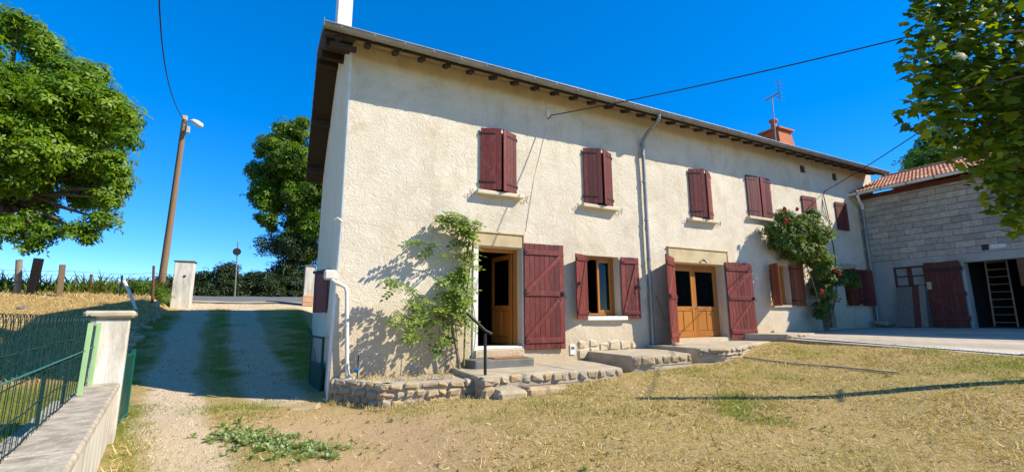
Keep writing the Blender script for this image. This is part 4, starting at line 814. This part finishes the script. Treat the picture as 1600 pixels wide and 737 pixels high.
post('rusty thin pipe standing beside the white pillar', (-5.05, 12.44, 0), (-5.11, 12.18, 3.66), .045, M['wood_brown']); post('slanting dark iron stake near the utility pole', (-5.9, 14.2, 0), (-5.6, 14.1, 3.35), .03, M['iron'])
tag(MB().tube([(-5.62, 10.85, 3.0), (-5.42, 10.83, 2.62), (-5.05, 10.79, 1.75)], [.055, .05, .04], 8).build('white_stick', M['white_paint']), 'bleached white stick leaning out of the bank weeds', 'stick')
for i, zz in enumerate((3.25, 3.0, 3.4)):
    pts = [(-20, 14.2, zz), (-9.06, 13.1, zz), (-8.5, 12.85, zz-.03), (-7.7, 12.5, zz), (-6.14, 12.86, zz-.05), (-5.08, 12.3, zz), (-4.75, 14.3, zz+.1)]
    tag(MB().tube(pts, .008, 4).build('pasture_wire', M['wire']), ('top', 'lowest', 'slack')[i]+' plain wire of the pasture fence strung between posts', 'fence wire')
sg = thing('round_road_sign', 'round road sign seen from behind on a grey post', 'road sign', (-2.85, 20.2, 2.9))
MB().tube([(-2.95, 20.2, 2.7), (-3.05, 20.1, 5.85)], .035, 8).build('post', M['zinc'], sg); MB().tube([(-3.05, 20.05, 5.3), (-3.05, 20.03, 5.3)], .20, 24).build('disc', M['iron'], sg)
# bank stones along the drive
rs = random.Random(8)
dw = thing('rubble_bank_edging', 'row of rough field stones edging the bank beside the shaded drive', 'stone edging', (-4.6, 8, 1.3))
for k in range(20):
    y = 4.6+k*.42; x = float(drive_left(y))-.32+rs.uniform(-.2, .15); s_ = rs.uniform(.09, .21); z = float(hgt(x, y))
    MB().cbox((x-s_, y-s_*.8, z-.12), (x+s_, y+s_*.8, z+s_*.45), s_*.3, jit=s_*.18, rnd=rs).build('stone', M['stone'], dw)
for k in range(7):
    x, y = rs.uniform(-10, -5.8), rs.uniform(9, 13); s = rs.uniform(.06, .16); z = float(hgt(x, y)); tag(MB().cbox((x-s, y-s*.8, z-.05), (x+s, y+s*.8, z+s*.5), s*.3, jit=s*.15, rnd=rs).build('bank_rock', M['slate']), 'small dark stone lying on the dry yellow bank', 'stone', 'stones on the dry bank')
x, y = -.55, -.35; tag(MB().cbox((-.72, -.62, .2), (-.22, -.38, .295), .05, jit=.05, rnd=rs).build('flat_stone', M['stone']), 'flat grey stone set in the ground at the house corner', 'stone')

# ------------------------------------------------------------------ plants
def rosette(k, l, wd, droop=.25):
    v, f = [], []
    for i in range(k):
        a = 2*math.pi*i/k+.3*math.sin(i*7); c, s = math.cos(a), math.sin(a); b = len(v)
        for r, ww, h in ((.08, 0, 0), (.55, wd/2, .04), (.55, -wd/2, .04), (1, 0, -droop)): v.append((c*r*l-s*ww, s*r*l+c*ww, h*l))
        f += [(b, b+2, b+1), (b+1, b+2, b+3)]
    return v, f
def pinnate(pairs=5, L=1, wd=.11, ll=.3):
    v, f = [], []
    for i in range(pairs+1):
        x = L*(.2+.8*i/pairs); z = -.22*(x/L)**2*L
        for s in ((1, -1) if i < pairs else (0,)):
            a = R(62)*s; c, n = math.cos(a), math.sin(a); b = len(v)
            for r, ww in ((0, 0), (.5, wd/2), (.5, -wd/2), (1, 0)): v.append((x+c*r*ll-n*ww, n*r*ll+c*ww, z-.06*r))
            f += [(b, b+2, b+1), (b+1, b+2, b+3)]
    b = len(v); v += [(0, -.008, 0), (0, .008, 0), (L, 0, -.22*L)]; f.append((b, b+2, b+1)); return v, f
def blade(wd=.05, bend=.5): return [(-wd, 0, 0), (wd, 0, 0), (wd*.7, bend*.3, .55), (-wd*.7, bend*.3, .55), (0, bend, 1)], [(0, 1, 2), (0, 2, 3), (3, 2, 4)]
def lobed():
    pts = [(0, 0), (.16, -.10), (.36, -.10), (.34, .10), (.56, .22), (.40, .40), (.36, .58), (.18, .60), (.0, 1.0)]
    ring = pts+[(-x, y) for x, y in pts[-2:0:-1]]; v = [(0, .35, .03)]+[(x, y, -.22*abs(x)-.12*y*y) for x, y in ring]; n = len(ring)
    return v, [(0, 1+i, 1+(i+1) % n) for i in range(n)]
def crown(name, clumps, n, tmpl, size, mat, parent, upb=.6, shell=.5, flat=.0):
    c = np.array([k[:3] for k in clumps]); r = np.array([k[3] for k in clumps]); wgt = r**2; ci = RNG.choice(len(c), n, p=wgt/wgt.sum())
    d = unit(n); rad = r[ci]*(shell+(1-shell)*RNG.random(n))**.6*RNG.uniform(.8, 1.12, n)*np.where(RNG.random(n) < .12, 1.3, 1); d2 = d.copy(); d2[:, 2] *= .8
    p = c[ci]+d2*rad[:, None]
    z = d*.7+np.array([0, 0, upb])+unit(n)*.55; rot = frames(z, unit(n)); s = size*RNG.uniform(.6, 1.35, n)
    rv = np.clip(RNG.random(n)*.65+.35*RNG.random(len(c))[ci], 0, 1)
    return scatter(name, *tmpl, p, rot, s, rv, mat, parent)
def limb(path, r0, r1, mat, parent, name='branch'):
    n = len(path); return MB().tube(path, [r0+(r1-r0)*i/(n-1) for i in range(n)], 7).build(name, mat, parent)
def clumpset(center, rx, ry, rz, n, rmin, rmax, seed, cut=None):
    g = np.random.default_rng(seed); o = []
    while len(o) < n:
        v = g.normal(size=3); v /= np.linalg.norm(v); f = g.random()**.4
        p = np.array(center)+v*f*np.array([rx, ry, rz])
        if cut is None or cut(p): o.append((*p, g.uniform(rmin, rmax)))
    return o
# big oak on the left
oak = thing('oak_tree', 'large sunlit oak tree with spreading crown beyond the pasture fence', 'tree', (-11.6, 16.4, 2.6))
oc = (-10.95, 14.6, 8.9); cl = clumpset(oc, 4.1, 4.0, 4.0, 150, .35, 1.0, 2)+clumpset(oc, 3.0, 3.0, 3.0, 40, 1.0, 1.6, 3)+[(-6.9, 13.0, 7.6, .7), (-6.6, 12.9, 6.9, .6), (-6.9, 13.0, 6.2, .6), (-7.0, 13.0, 5.4, .6), (-7.6, 13.0, 4.9, .55), (-8.6, 13.1, 4.7, .6), (-6.7, 13.0, 8.6, .6), (-9.6, 13.2, 4.9, .7), (-7.7, 13.3, 10.0, .8), (-8.8, 13.7, 11.2, .9), (-9.8, 14, 12.0, .9), (-11.3, 14.2, 12.9, 1.1), (-12.3, 14.2, 13.2, 1.0), (-6.5, 12.9, 6.6, .35), (-7.2, 13.0, 9.3, .4), (-8.0, 13.2, 10.9, .4), (-7.3, 12.9, 4.7, .35), (-8.9, 13, 4.3, .35), (-10.4, 13.4, 12.9, .4), (-10.0, 13.1, 4.4, .4)]
MB().tube([(-11.6, 16.4, 2.3), (-11.4, 16.1, 4.6), (-11.0, 15.6, 7.2), (-10.5, 15, 10)], [.46, .38, .28, .1], 12).build('trunk', M['bark'], oak)
for k in cl[:45]+cl[-18:]: limb([(-11.1, 15.8, 6.0+random.uniform(-.6, 1.4)), tuple(np.array(k[:3])*.6+np.array((-11, 15.6, 6.8))*.4), k[:3]], .12, .03, M['bark'], oak)
crown('crown', cl, 50000, rosette(5, 1, .42), .205, M['oak'], oak, .5, .05)
# tree behind the road, half behind the gable
bt = thing('roadside_tree', 'tall green tree with dark bare lower branches behind the house gable', 'tree', (-.2, 24, 3))
cl = clumpset((.3, 23.5, 10.4), 3.5, 3, 5.2, 110, .35, 1.1, 5)
MB().tube([(-.2, 24, 2.7), (-.1, 23.8, 7), (.1, 23.6, 12)], [.3, .22, .06], 10).build('trunk', M['dark_bark'], bt)
for k in cl[:50]: limb([(-.1, 23.8, min(k[2]-.3, 11)), k[:3]], .07, .02, M['dark_bark'], bt)
crown('crown', cl, 21000, rosette(5, 1, .42), .25, M['back'], bt, .5, .05)
low = clumpset((-.6, 23.2, 5.2), 3.0, 2.5, 1.5, 16, .7, 1.1, 6); crown('lower_crown', low, 2600, rosette(4, 1, .25), .26, M['darkleaf'], bt, .2, .2)  # darker leaf colour puts the shade below the lit top into the foliage
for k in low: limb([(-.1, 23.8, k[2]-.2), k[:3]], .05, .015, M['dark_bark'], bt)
# trees behind the barn
t2 = thing('tree_behind_barn', 'dark green tree rising behind the barn roof', 'tree', (41.8, 2, 1)); cl = clumpset((41.8, 1.6, 11.7), 4.6, 5.0, 3.6, 30, 1.1, 1.9, 9)
MB().tube([(41.8, 2, .5), (41.8, 2, 10)], [.5, .2], 8).build('trunk', M['bark'], t2); crown('crown', cl, 9000, rosette(5, 1, .42), .40, M['back'], t2, .6, .35)
# hedge and bushes on the far side of the road
hd = [(-7.5, 21.2, 3.3, .8), (-6.4, 21.4, 3.3, .8), (-5.3, 21.2, 3.4, .85), (-4.3, 21.3, 3.5, .95), (-3.4, 21.4, 3.9, 1.1), (-2.4, 21.6, 3.9, 1.15), (-1.3, 21.4, 3.8, 1.1), (-.3, 21.5, 3.9, 1.2), (.9, 21.6, 4.0, 1.3), (2.2, 21.6, 4, 1.3)]
lab = ['low dark hedge bush behind the white road pillar', 'dark roadside bush next to the white pillar', 'dark roadside bush left of the round sign', 'dark bush close behind the round sign', 'tall twiggy dark bush beside the round sign', 'dense dark bush under the tall tree', 'dark bush at the foot of the tall tree trunk', 'dark bush half under the tall tree', 'dark bush next to the narrow pillar', 'dark bush hidden behind the house gable']
for (x, y, z, r), l in zip(hd, lab):
    b = thing('roadside_bush', l, 'bush', (x, y, 2.8)); cs = clumpset((x, y, z-.15), .75, .5, r*.8, 10, .3, .6, int(x*10)+200)+[(x-.3, y-.2, 3.1, .5), (x+.3, y-.1, 3.2, .5)]
    crown('foliage', cs, 1700, rosette(4, 1, .28), .22, M['darkleaf'], b, .4, .2)
    for k in cs[:4]: limb([(x, y, 2.75), k[:3]], .03, .01, M['dark_bark'], b, 'stem')
tw = [(-4.1, 21.0, 5.6), (-3.7, 21.1, 5.0), (-4.4, 21.0, 4.8)]
# weeds along the top of the bank
n = 4200; x = RNG.uniform(-22, -5.0, n); y = RNG.uniform(13.6, 17, n); keep = x < drive_left(y)-.4; x, y = x[keep], y[keep]; n = len(x)
v, f = blade(.045, .6); d = unit(n); d[:, 2] = np.abs(d[:, 2])+1.6
s = np.stack([np.ones(n), RNG.uniform(.5, 1.3, n), RNG.uniform(.25, .75, n)*np.where(RNG.random(n) < .1, 1.3, 1)], 1)
tag(scatter('bank_weeds', v, f, np.stack([x, y, hgt(x, y)-.02], 1), frames(d, unit(n)), s, RNG.random(n), M['weed']), 'tall green weeds along the top of the dry bank', 'weeds', kind='stuff')
for bx, by, bz, r, l in ((-5.75, 13.6, 3.0, .32, 'small leafy bush beside the utility pole on the bank'), (-5.15, 13.6, 2.75, .32, 'tuft of tall grass next to the white road pillar')):
    b = thing('bank_bush', l, 'bush', (bx, by, 2.5)); crown('foliage', [(bx, by, bz, r), (bx+.1, by, bz-.2, r)], 420, rosette(5, 1, .35), .10, M['back'], b, .6, .2); limb([(bx, by, 2.4), (bx, by, bz)], .02, .008, M['dark_bark'], b, 'stem')

# overhanging lime / maple leaves close to the camera on the right
nt_ = thing('leafy_tree', 'broad leaved tree overhanging from the right with dark and lit leaves', 'tree', (4.6, -10.2, .5))
MB().tube([(4.6, -10.2, .3), (4.55, -10.1, 2.0), (4.3, -9.8, 3.2), (3.9, -9.2, 4.4)], [.20, .17, .13, .05], 12).build('trunk', M['bark'], nt_)
g = np.random.default_rng(21); lp = []; tips = []
def inregion(px, py):  # outline of the hanging foliage, as directions from the branch root
    return True
CL = [(2.42, -7.72, 3.72, .20), (2.62, -7.80, 3.45, .22), (2.85, -7.85, 3.72, .30), (2.55, -7.72, 3.08, .17), (2.75, -7.80, 3.20, .22), (3.0, -7.85, 3.35, .34), (3.05, -7.86, 2.95, .28), (3.35, -7.9, 3.1, .35), (3.45, -7.9, 3.6, .40), (2.95, -7.86, 2.68, .18), (3.25, -7.9, 2.62, .22), (3.1, -7.85, 2.45, .13), (3.5, -8.0, 2.75, .3), (3.35, -7.95, 2.45, .22), (3.6, -8.0, 2.5, .25), (3.7, -8.0, 3.0, .35), (3.75, -8.05, 3.35, .4), (2.9, -7.9, 4.0, .3), (3.4, -8, 4.05, .4), (3.8, -8.2, 3.4, .5), (3.9, -8.5, 3.9, .5), (3.8, -8.9, 3.6, .5), (3.6, -9.2, 4.2, .5), (4.2, -9.2, 4.0, .6)]
CL = [(a+.16, b, c_, d_) for a, b, c_, d_ in CL[1:]]
tv, tf = lobed()
c = np.array([k[:3] for k in CL]); r = np.array([k[3] for k in CL]); n = 8000; wg = r**2.2; ci = g.choice(len(c), n, p=wg/wg.sum())
d = g.normal(size=(n, 3)); d /= np.linalg.norm(d, axis=1, keepdims=True); p = c[ci]+d*(r[ci]*g.random(n)**.4)[:, None]*np.array([1, 1, .95])
z = np.array([-.25, -.35, .75])+g.normal(size=(n, 3))*.42; yv = np.array([-.5, .1, -.75])+g.normal(size=(n, 3))*.45; zz = z/np.linalg.norm(z, axis=1, keepdims=True); yy_ = yv-zz*(yv*zz).sum(1, keepdims=True); yy_ /= np.linalg.norm(yy_, axis=1, keepdims=True)
rot = np.stack([np.cross(yy_, zz), yy_, zz], -1); sz = .066*g.uniform(.6, 1.4, n); rv = g.random(n)
dist = np.linalg.norm(p-np.array(CAM), axis=1); order = np.argsort(dist); near = order[:300]; rest = order[300:]
leafme = MB().add(tv, tf, True).mesh('leaf', M['lime_obj'])
for i in near: inst('leaf', leafme, nt_, Matrix.Translation(Vector(p[i])) @ Matrix(rot[i].tolist()).to_4x4() @ Matrix.Diagonal((sz[i], sz[i], sz[i], 1)))
tag(scatter('foliage', tv, tf, p[rest], rot[rest], sz[rest], rv[rest], M['lime'], nt_), kind='stuff')
for k in CL: limb([(4.3, -9.8, 3.3), (3.7+.2*(k[2]-3), -8.7, 3.4*.5+k[2]*.5+.15), (k[0]+.15, k[1]-.1, k[2]+.1), (k[0]-k[3]*.6, k[1], k[2]-.02)], .016, .003, M['bark'], nt_)

# wisteria / climber on the facade
vn = thing('climbing_vine', 'leafy climbing vine trained up the wall beside the open door', 'climber', (2.3, -.3, .65))
def spl(pts, n=14):
    P_ = [Vector(q) for q in pts]; o = []
    for i in range(len(P_)-1):
        a, b, c_, d_ = P_[max(i-1, 0)], P_[i], P_[i+1], P_[min(i+2, len(P_)-1)]
        for k in range(n):
            t_ = k/n; o.append(.5*((2*b)+(c_-a)*t_+(2*a-5*b+4*c_-d_)*t_*t_+(3*b-a-3*c_+d_)*t_**3))
    return o+[P_[-1]]
STEMS = [([(2.30, -.30, .60), (2.22, -.30, 1.1), (2.12, -.26, 1.6), (2.2, -.22, 2.2), (2.4, -.2, 2.9), (2.5, -.2, 3.4), (2.3, -.22, 3.72), (1.95, -.28, 3.72)], .035, .012, 1.0),
         ([(2.38, -.28, .60), (2.40, -.25, 1.4), (2.45, -.2, 2.2), (2.55, -.2, 3.0), (2.6, -.22, 3.5), (2.72, -.28, 3.62)], .02, .008, .9),
         ([(2.15, -.26, 1.5), (1.9, -.28, 1.75), (1.65, -.32, 1.95), (1.35, -.38, 2.2), (1.05, -.42, 2.38), (.85, -.45, 2.35)], .014, .005, .7), ([(1.9, -.28, 1.75), (1.55, -.38, 1.72), (1.35, -.42, 1.55), (1.25, -.42, 1.35)], .010, .005, .7), ([(2.3, -.2, 2.6), (2.0, -.26, 2.95), (1.7, -.34, 3.12), (1.38, -.4, 3.2)], .012, .005, .55), ([(1.65, -.32, 1.9), (1.3, -.45, 1.95), (1.1, -.5, 1.78), (1.0, -.5, 1.6)], .008, .004, .6),
         ([(2.42, -.25, .6), (2.6, -.25, 1.1), (2.62, -.25, 1.7), (2.5, -.25, 2.3)], .010, .005, .4), ([(2.2, -.3, .7), (1.95, -.3, 1.2), (1.95, -.3, 1.8), (2.1, -.3, 2.4)], .010, .005, .4), ([(1.5, -.3, .62), (1.52, -.28, 1.0), (1.5, -.25, 1.5)], .008, .005, .12), ([(2.0, -.3, .62), (1.9, -.28, 1.2), (1.85, -.25, 1.7)], .008, .005, .2)]
LP, LD = [], []
for i, (pts, r0, r1, dens) in enumerate(STEMS):
    s = spl(pts); limb(s, r0, r1, M['vine_bark'] if i == 0 else M['vine_stem'], vn, 'stem')
    m = int(dens*len(s)*1.0)
    for k in range(m):
        q = s[RNG.integers(int(len(s)*(.42 if i < 2 else .12)), len(s))]
        if i < 2 and RNG.random() < .25 and q.z < 2.0: continue
        LP.append(q+Vector(RNG.normal(size=3)*np.array([.06, .04, .06]))); a = RNG.random()*6.28; LD.append((math.cos(a), -.7+.3*RNG.random(), .35*math.sin(a)+.1))
for cx, cy, cz, rr, m in ((2.2, -.28, 2.3, .30, 60), (2.3, -.3, 1.95, .26, 34), (2.45, -.25, 2.7, .2, 26), (2.1, -.32, 2.0, .22, 22), (2.4, -.3, 3.6, .2, 36), (2.0, -.3, 3.68, .15, 22), (2.45, -.28, 1.6, .16, 10)):
    for k in range(m): LP.append(Vector((cx, cy, cz))+Vector(unit(1)[0]*rr*np.array([1, .45, 1]))); a = RNG.random()*6.28; LD.append((math.cos(a), -.7, .6*math.sin(a)))
LP = np.array(LP); LD = np.array(LD); kp = (RNG.random(len(LP)) < .8) & (LP[:, 0] < 2.62); LP = LP[kp]-np.array([.05, 0, 0]); LD = LD[kp]; n = len(LP); zz = np.array([.1, -.6, .8])+unit(n)*.5
scatter('foliage', *pinnate(3, 1, .28, .44), LP, frames(zz, LD), .22*RNG.uniform(.6, 1.25, n), RNG.random(n), M['vine'], vn)
# rose climbing by the rust shutters
rs_ = thing('climbing_rose', 'bushy climbing rose with red flowers against the wall', 'rose bush', (14.7, -.35, 1.25))
for pts in ([(14.75, -.35, 1.2), (14.5, -.4, 2.0), (14.3, -.45, 3.0), (13.5, -.5, 4.2)], [(14.75, -.35, 1.2), (14.7, -.45, 2.2), (14.4, -.5, 3.4), (14.2, -.5, 4.8)], [(14.75, -.35, 1.2), (14.9, -.6, 2.2), (15.1, -.7, 3.0), (15.5, -.8, 3.1)], [(14.6, -.35, 1.2), (14.2, -.45, 2.4), (13.6, -.5, 3.5), (12.9, -.45, 4.2)]): limb(spl(pts, 6), .03, .008, M['vine_bark'], rs_, 'cane')
rc = [(13.2, -.5, 4.2, .5), (13.7, -.5, 4.5, .55), (12.7, -.45, 4.0, .38), (14.2, -.5, 4.3, .55), (13.9, -.5, 3.8, .5), (13.3, -.5, 3.7, .42), (14.4, -.5, 3.5, .45), (14.6, -.5, 3.0, .4), (14.5, -.5, 2.5, .36), (15.0, -.6, 3.0, .38), (15.4, -.75, 2.9, .3), (15.7, -.8, 2.75, .22), (12.7, -.6, 4.7, .3), (12.3, -.5, 4.3, .3), (14.3, -.5, 4.9, .28), (14.45, -.45, 2.0, .25), (14.3, -.45, 1.75, .18), (14.9, -.5, 4.3, .25)]
crown('foliage', rc, 3300, rosette(5, 1, .5), .125, M['rose'], rs_, .35, .25)
for q in ((12.34, -.85, 4.89), (12.98, -.85, 4.94), (14.57, -.9, 3.14), (14.75, -.9, 3.01), (13.6, -.95, 2.44), (12.3, -.9, 4.5)):
    mb = MB(); 
    for k in range(9):
        a = k*2.4; rr = .035+.045*(k/9); q3 = Vector(q)+Vector((math.cos(a)*rr*.5, -.02+.01*k/9, math.sin(a)*rr*.5)); nn = Vector((math.cos(a)*.6, -.6, math.sin(a)*.6+.3)).normalized(); t1 = nn.orthogonal().normalized(); t2_ = nn.cross(t1)
        mb.add([q3+t1*rr, q3+t2_*rr*.8+nn*.02, q3-t1*rr, q3-t2_*rr*.8], [(0, 1, 2, 3)], True)
    mb.build('flower', M['petal'], rs_)

# grass and straw
def field(n, xr, yr, dens):
    x = RNG.uniform(*xr, n); y = RNG.uniform(*yr, n); k = RNG.random(n) < dens(x, y); x, y = x[k], y[k]
    blocked = ((y > -.02) & (x > -.02) & (y < 9.3)) | ((x > 7.4) & (x < 12) & (y > -1.9+(np.clip(x-8.6, 0, 9))*.4)) | ((x > 5.4) & (x <= 7.4) & (y > -1.78)) | ((x > 2.0) & (x <= 5.4) & (y > -1.78)) | (x > np.interp(-y, [0, .62, 3.7, 5.9, 7.6, 10], [11.6, 11.6, 10.72, 9.82, 9.12, 8.3])) | ((y > -1.55) & (x > 0) & (x < 2.3) & (y > -.1-1.8*x)) | ((np.abs(x-wallx(y)+.14) < .2) & (y < -1.1))
    x, y = x[~blocked], y[~blocked]; return x, y
def cnoise(x, y, s, o=0): return .5+.25*(np.sin(x*s+1.7*np.sin(y*s*.7+o)+o)+np.sin(y*s*1.1+1.3*np.sin(x*s*.8+2*o)))
def sd_(x, y):
    m_ = masks(x, y); return (.25+.75*np.exp(-np.hypot(x-CAM.x, y-CAM.y)/8))*(1-.93*np.clip(m_[1]*1.2, 0, 1))*(1-.93*m_[0])*np.clip(1.5*cnoise(x, y, 2.3)*cnoise(x, y, 5.1, 2)+.12, 0, 1)
x, y = field(420000, (-3.4, 12), (-7.4, .2), sd_)
n = len(x); v, f = blade(.06, 1.1); d = unit(n); d[:, 2] = np.abs(d[:, 2])*.35+.06; ln = RNG.uniform(.02, .06, n)*(.7+.5*cnoise(x, y, 1.1, 3))*np.where(RNG.random(n) < .03, 1.6, 1); s = np.stack([ln*1.3, ln, ln], 1)
tag(scatter('dry_lawn', v, f, np.stack([x, y, hgt(x, y)+.001], 1), frames(d, unit(n)), s, RNG.random(n)*.75+.25*cnoise(x, y, 1.7, 1), M['straw']), 'dry straw coloured lawn in front of the house', 'grass', kind='stuff')
x, y = field(640000, (-7, 12), (-7.4, 15), lambda x, y: np.clip(masks(x, y)[2]*(cnoise(x, y, 3.1)+cnoise(x, y, 7, 2)-.25)*np.where(y < 2, 1.5, 1), 0, 1)+(.16*(cnoise(x, y, 4.3, 4) > .78)+.14*(cnoise(x, y, 9, 1) > .82)+.006)*(y < 0)*(1-.9*np.clip(masks(x, y)[1]*1.3, 0, 1)))
n = len(x); v, f = blade(.05, .55); d = unit(n); d[:, 2] = np.abs(d[:, 2])+.6; ln = RNG.uniform(.022, .06, n)*np.where(RNG.random(n) < .04, 1.7, 1); s = np.stack([ln*1.1, ln, ln], 1)
tag(scatter('green_grass', v, f, np.stack([x, y, hgt(x, y)-.003], 1), frames(d, unit(n)), s, RNG.random(n), M['grass']), 'short green grass growing in patches and between the wheel tracks', 'grass', kind='stuff')
x = RNG.uniform(-12, -3.6, 26000); y = RNG.uniform(3.8, 14, 26000); k = x < drive_left(y)-.2; x, y = x[k], y[k]; n = len(x)
d = unit(n); d[:, 2] = np.abs(d[:, 2])*.8+.3; ln = RNG.uniform(.05, .17, n); tag(scatter('bank_straw', v, f, np.stack([x, y, hgt(x, y)-.01], 1), frames(d, unit(n)), np.stack([ln, ln, ln], 1), RNG.random(n)*.8, M['straw']), 'dry yellow grass covering the bank', 'grass', kind='stuff')
# straw and weeds at the foot of the planter
m = 700; tpos = RNG.random(m)*(len(PP)-1); i0 = tpos.astype(int); fr_ = tpos-i0; pp = np.array(PP); q = pp[i0]*(1-fr_[:, None])+pp[i0+1]*fr_[:, None]; q[:, 1] -= .06+RNG.random(m)*.22; q[:, 0] -= .05
d = unit(m); d[:, 2] = np.abs(d[:, 2])+.8; ln = RNG.uniform(.04, .12, m); tag(scatter('planter_straw', v, f, np.stack([q[:, 0], q[:, 1], hgt(q[:, 0], q[:, 1])], 1), frames(d, unit(m)), np.stack([ln*.7, ln, ln], 1), RNG.random(m), M['straw']), 'dry grass tufts along the foot of the stone planter', 'grass', kind='stuff')
m = 420; xx = RNG.uniform(.25, 2.1, m); yy2 = -.05-RNG.random(m)*np.minimum(.2+xx*.9, 1.0)*.9; d = unit(m); d[:, 2] = np.abs(d[:, 2])+.4; ln = RNG.uniform(.05, .16, m)
tag(scatter('planter_bed', v, f, np.stack([xx, yy2, np.full(m, .645)], 1), frames(d, unit(m)), np.stack([ln*.8, ln, ln], 1), RNG.random(m)*.7, M['straw']), 'dry orange straw covering the planter soil', 'grass', kind='stuff')
# broad leaved silvery weeds in the sandy drive
wv_, wf_ = [], []
for k in range(9):
    a = 2*math.pi*k/9+.2*math.sin(k*5); e = R(25+22*(k % 3)); c_, s_ = math.cos(a), math.sin(a); b = len(wv_)
    for rr, ww in ((.05, .03), (.5, .15), (.8, .10), (1, 0)):
        for sg_ in ((1, -1) if ww else (0,)): wv_.append((c_*rr*math.cos(e)-s_*ww*sg_, s_*rr*math.cos(e)+c_*ww*sg_, rr*math.sin(e)-.35*rr*rr+(.03 if sg_ else 0)))
    wf_ += [(b, b+1, b+2), (b+1, b+3, b+2), (b+2, b+3, b+4), (b+3, b+5, b+4), (b+4, b+5, b+6)]
g = np.random.default_rng(5); n = 230; f_ = g.random(n); wx = -1.5+f_*1.05+g.normal(size=n)*.19; wy = -1.75-f_*1.4+g.normal(size=n)*.19
d = g.normal(size=(n, 3))*.15; d[:, 2] += 1
tag(scatter('weed_patch', wv_, wf_, np.stack([wx, wy, hgt(wx, wy)+.003], 1), frames(d, unit(n)), g.uniform(.05, .125, n), g.random(n), M['silver']), 'patch of silvery broad leaved weeds in the sandy drive', 'weeds', kind='stuff')
x, y = field(9000, (-1.5, 11.5), (-6.8, -.2), lambda x, y: .05+.5*(cnoise(x, y, 2.1, 6)*cnoise(x, y, 5.3, 3) > .42)*(1-.8*np.clip(masks(x, y)[1], 0, 1)))
n = len(x); d = g.normal(size=(n, 3))*.2; d[:, 2] += 1
tag(scatter('lawn_weeds', wv_, wf_, np.stack([x, y, hgt(x, y)+.001], 1), frames(d, unit(n)), RNG.uniform(.015, .045, n)*np.where(RNG.random(n) < .06, 1.7, 1), RNG.random(n), M['lawnweed']), 'small flat green weeds scattered through the dry lawn', 'weeds', kind='stuff')
# gravel in the wheel tracks
n = 40000; x = RNG.uniform(-5.2, .2, n); y = RNG.uniform(-6, 15.5, n); m_ = masks(x, y); k = RNG.random(n) < (m_[0]*.8*np.where(y < .5, .3, 1)+m_[1]*.05)*np.clip(1.4-y*.05, .4, 1); x, y = x[k], y[k]; ok = ~((x > -.1) & (y > -.4)) & (x > wallx(y)+.08); x, y = x[ok], y[ok]; n = len(x)
tv_ = [(1, 0, 0), (-.2, .9, .1), (-.9, -.1, 0), (.1, -.8, -.1), (.1, .1, .6), (0, 0, -.5)]; tf_ = [(0, 1, 4), (1, 2, 4), (2, 3, 4), (3, 0, 4), (1, 0, 5), (2, 1, 5), (3, 2, 5), (0, 3, 5)]
mg = NT('gravel'); mgm = mg.done(mg.ramp(mg.attr('rnd').outputs['Fac'], [(0, (.27, .20, .125)), (.5, (.50, .39, .26)), (1, (.66, .55, .40))]), .9, 0, .2)
tag(scatter('gravel', tv_, tf_, np.stack([x, y, hgt(x, y)+.002], 1), frames(unit(n)*.5+np.array([0, 0, 1.]), unit(n)), RNG.uniform(.006, .02, n)*np.where(RNG.random(n) < .04, 1.8, 1), RNG.random(n), mgm), 'loose gravel in the wheel tracks of the drive', 'gravel', kind='stuff')
# pebbles
pm = [MB().cbox((-.5, -.4, -.25), (.5, .4, .25), .2, jit=.08, rnd=rs).mesh('pebble', M['pebble']) for _ in range(3)]
x = RNG.uniform(-3, 9, 700); y = RNG.uniform(-6.5, 1.5, 700); x = x[:420]; n = 0
mb = MB(); 
for a, b in zip(x, y):
    if (a > -.1 and b > -2.0) or abs(a-float(wallx(b))+.1) < .3: continue
    s = RNG.uniform(.006, .019); mb.cbox((a-s, b-s*.8, float(hgt(a, b))-s*.3), (a+s, b+s*.8, float(hgt(a, b))+s*.7), s*.4, jit=s*.15, rnd=rs)
tag(mb.build('pebbles', M['pebble']), 'small pale pebbles scattered over the lawn and drive', 'pebbles', kind='stuff')
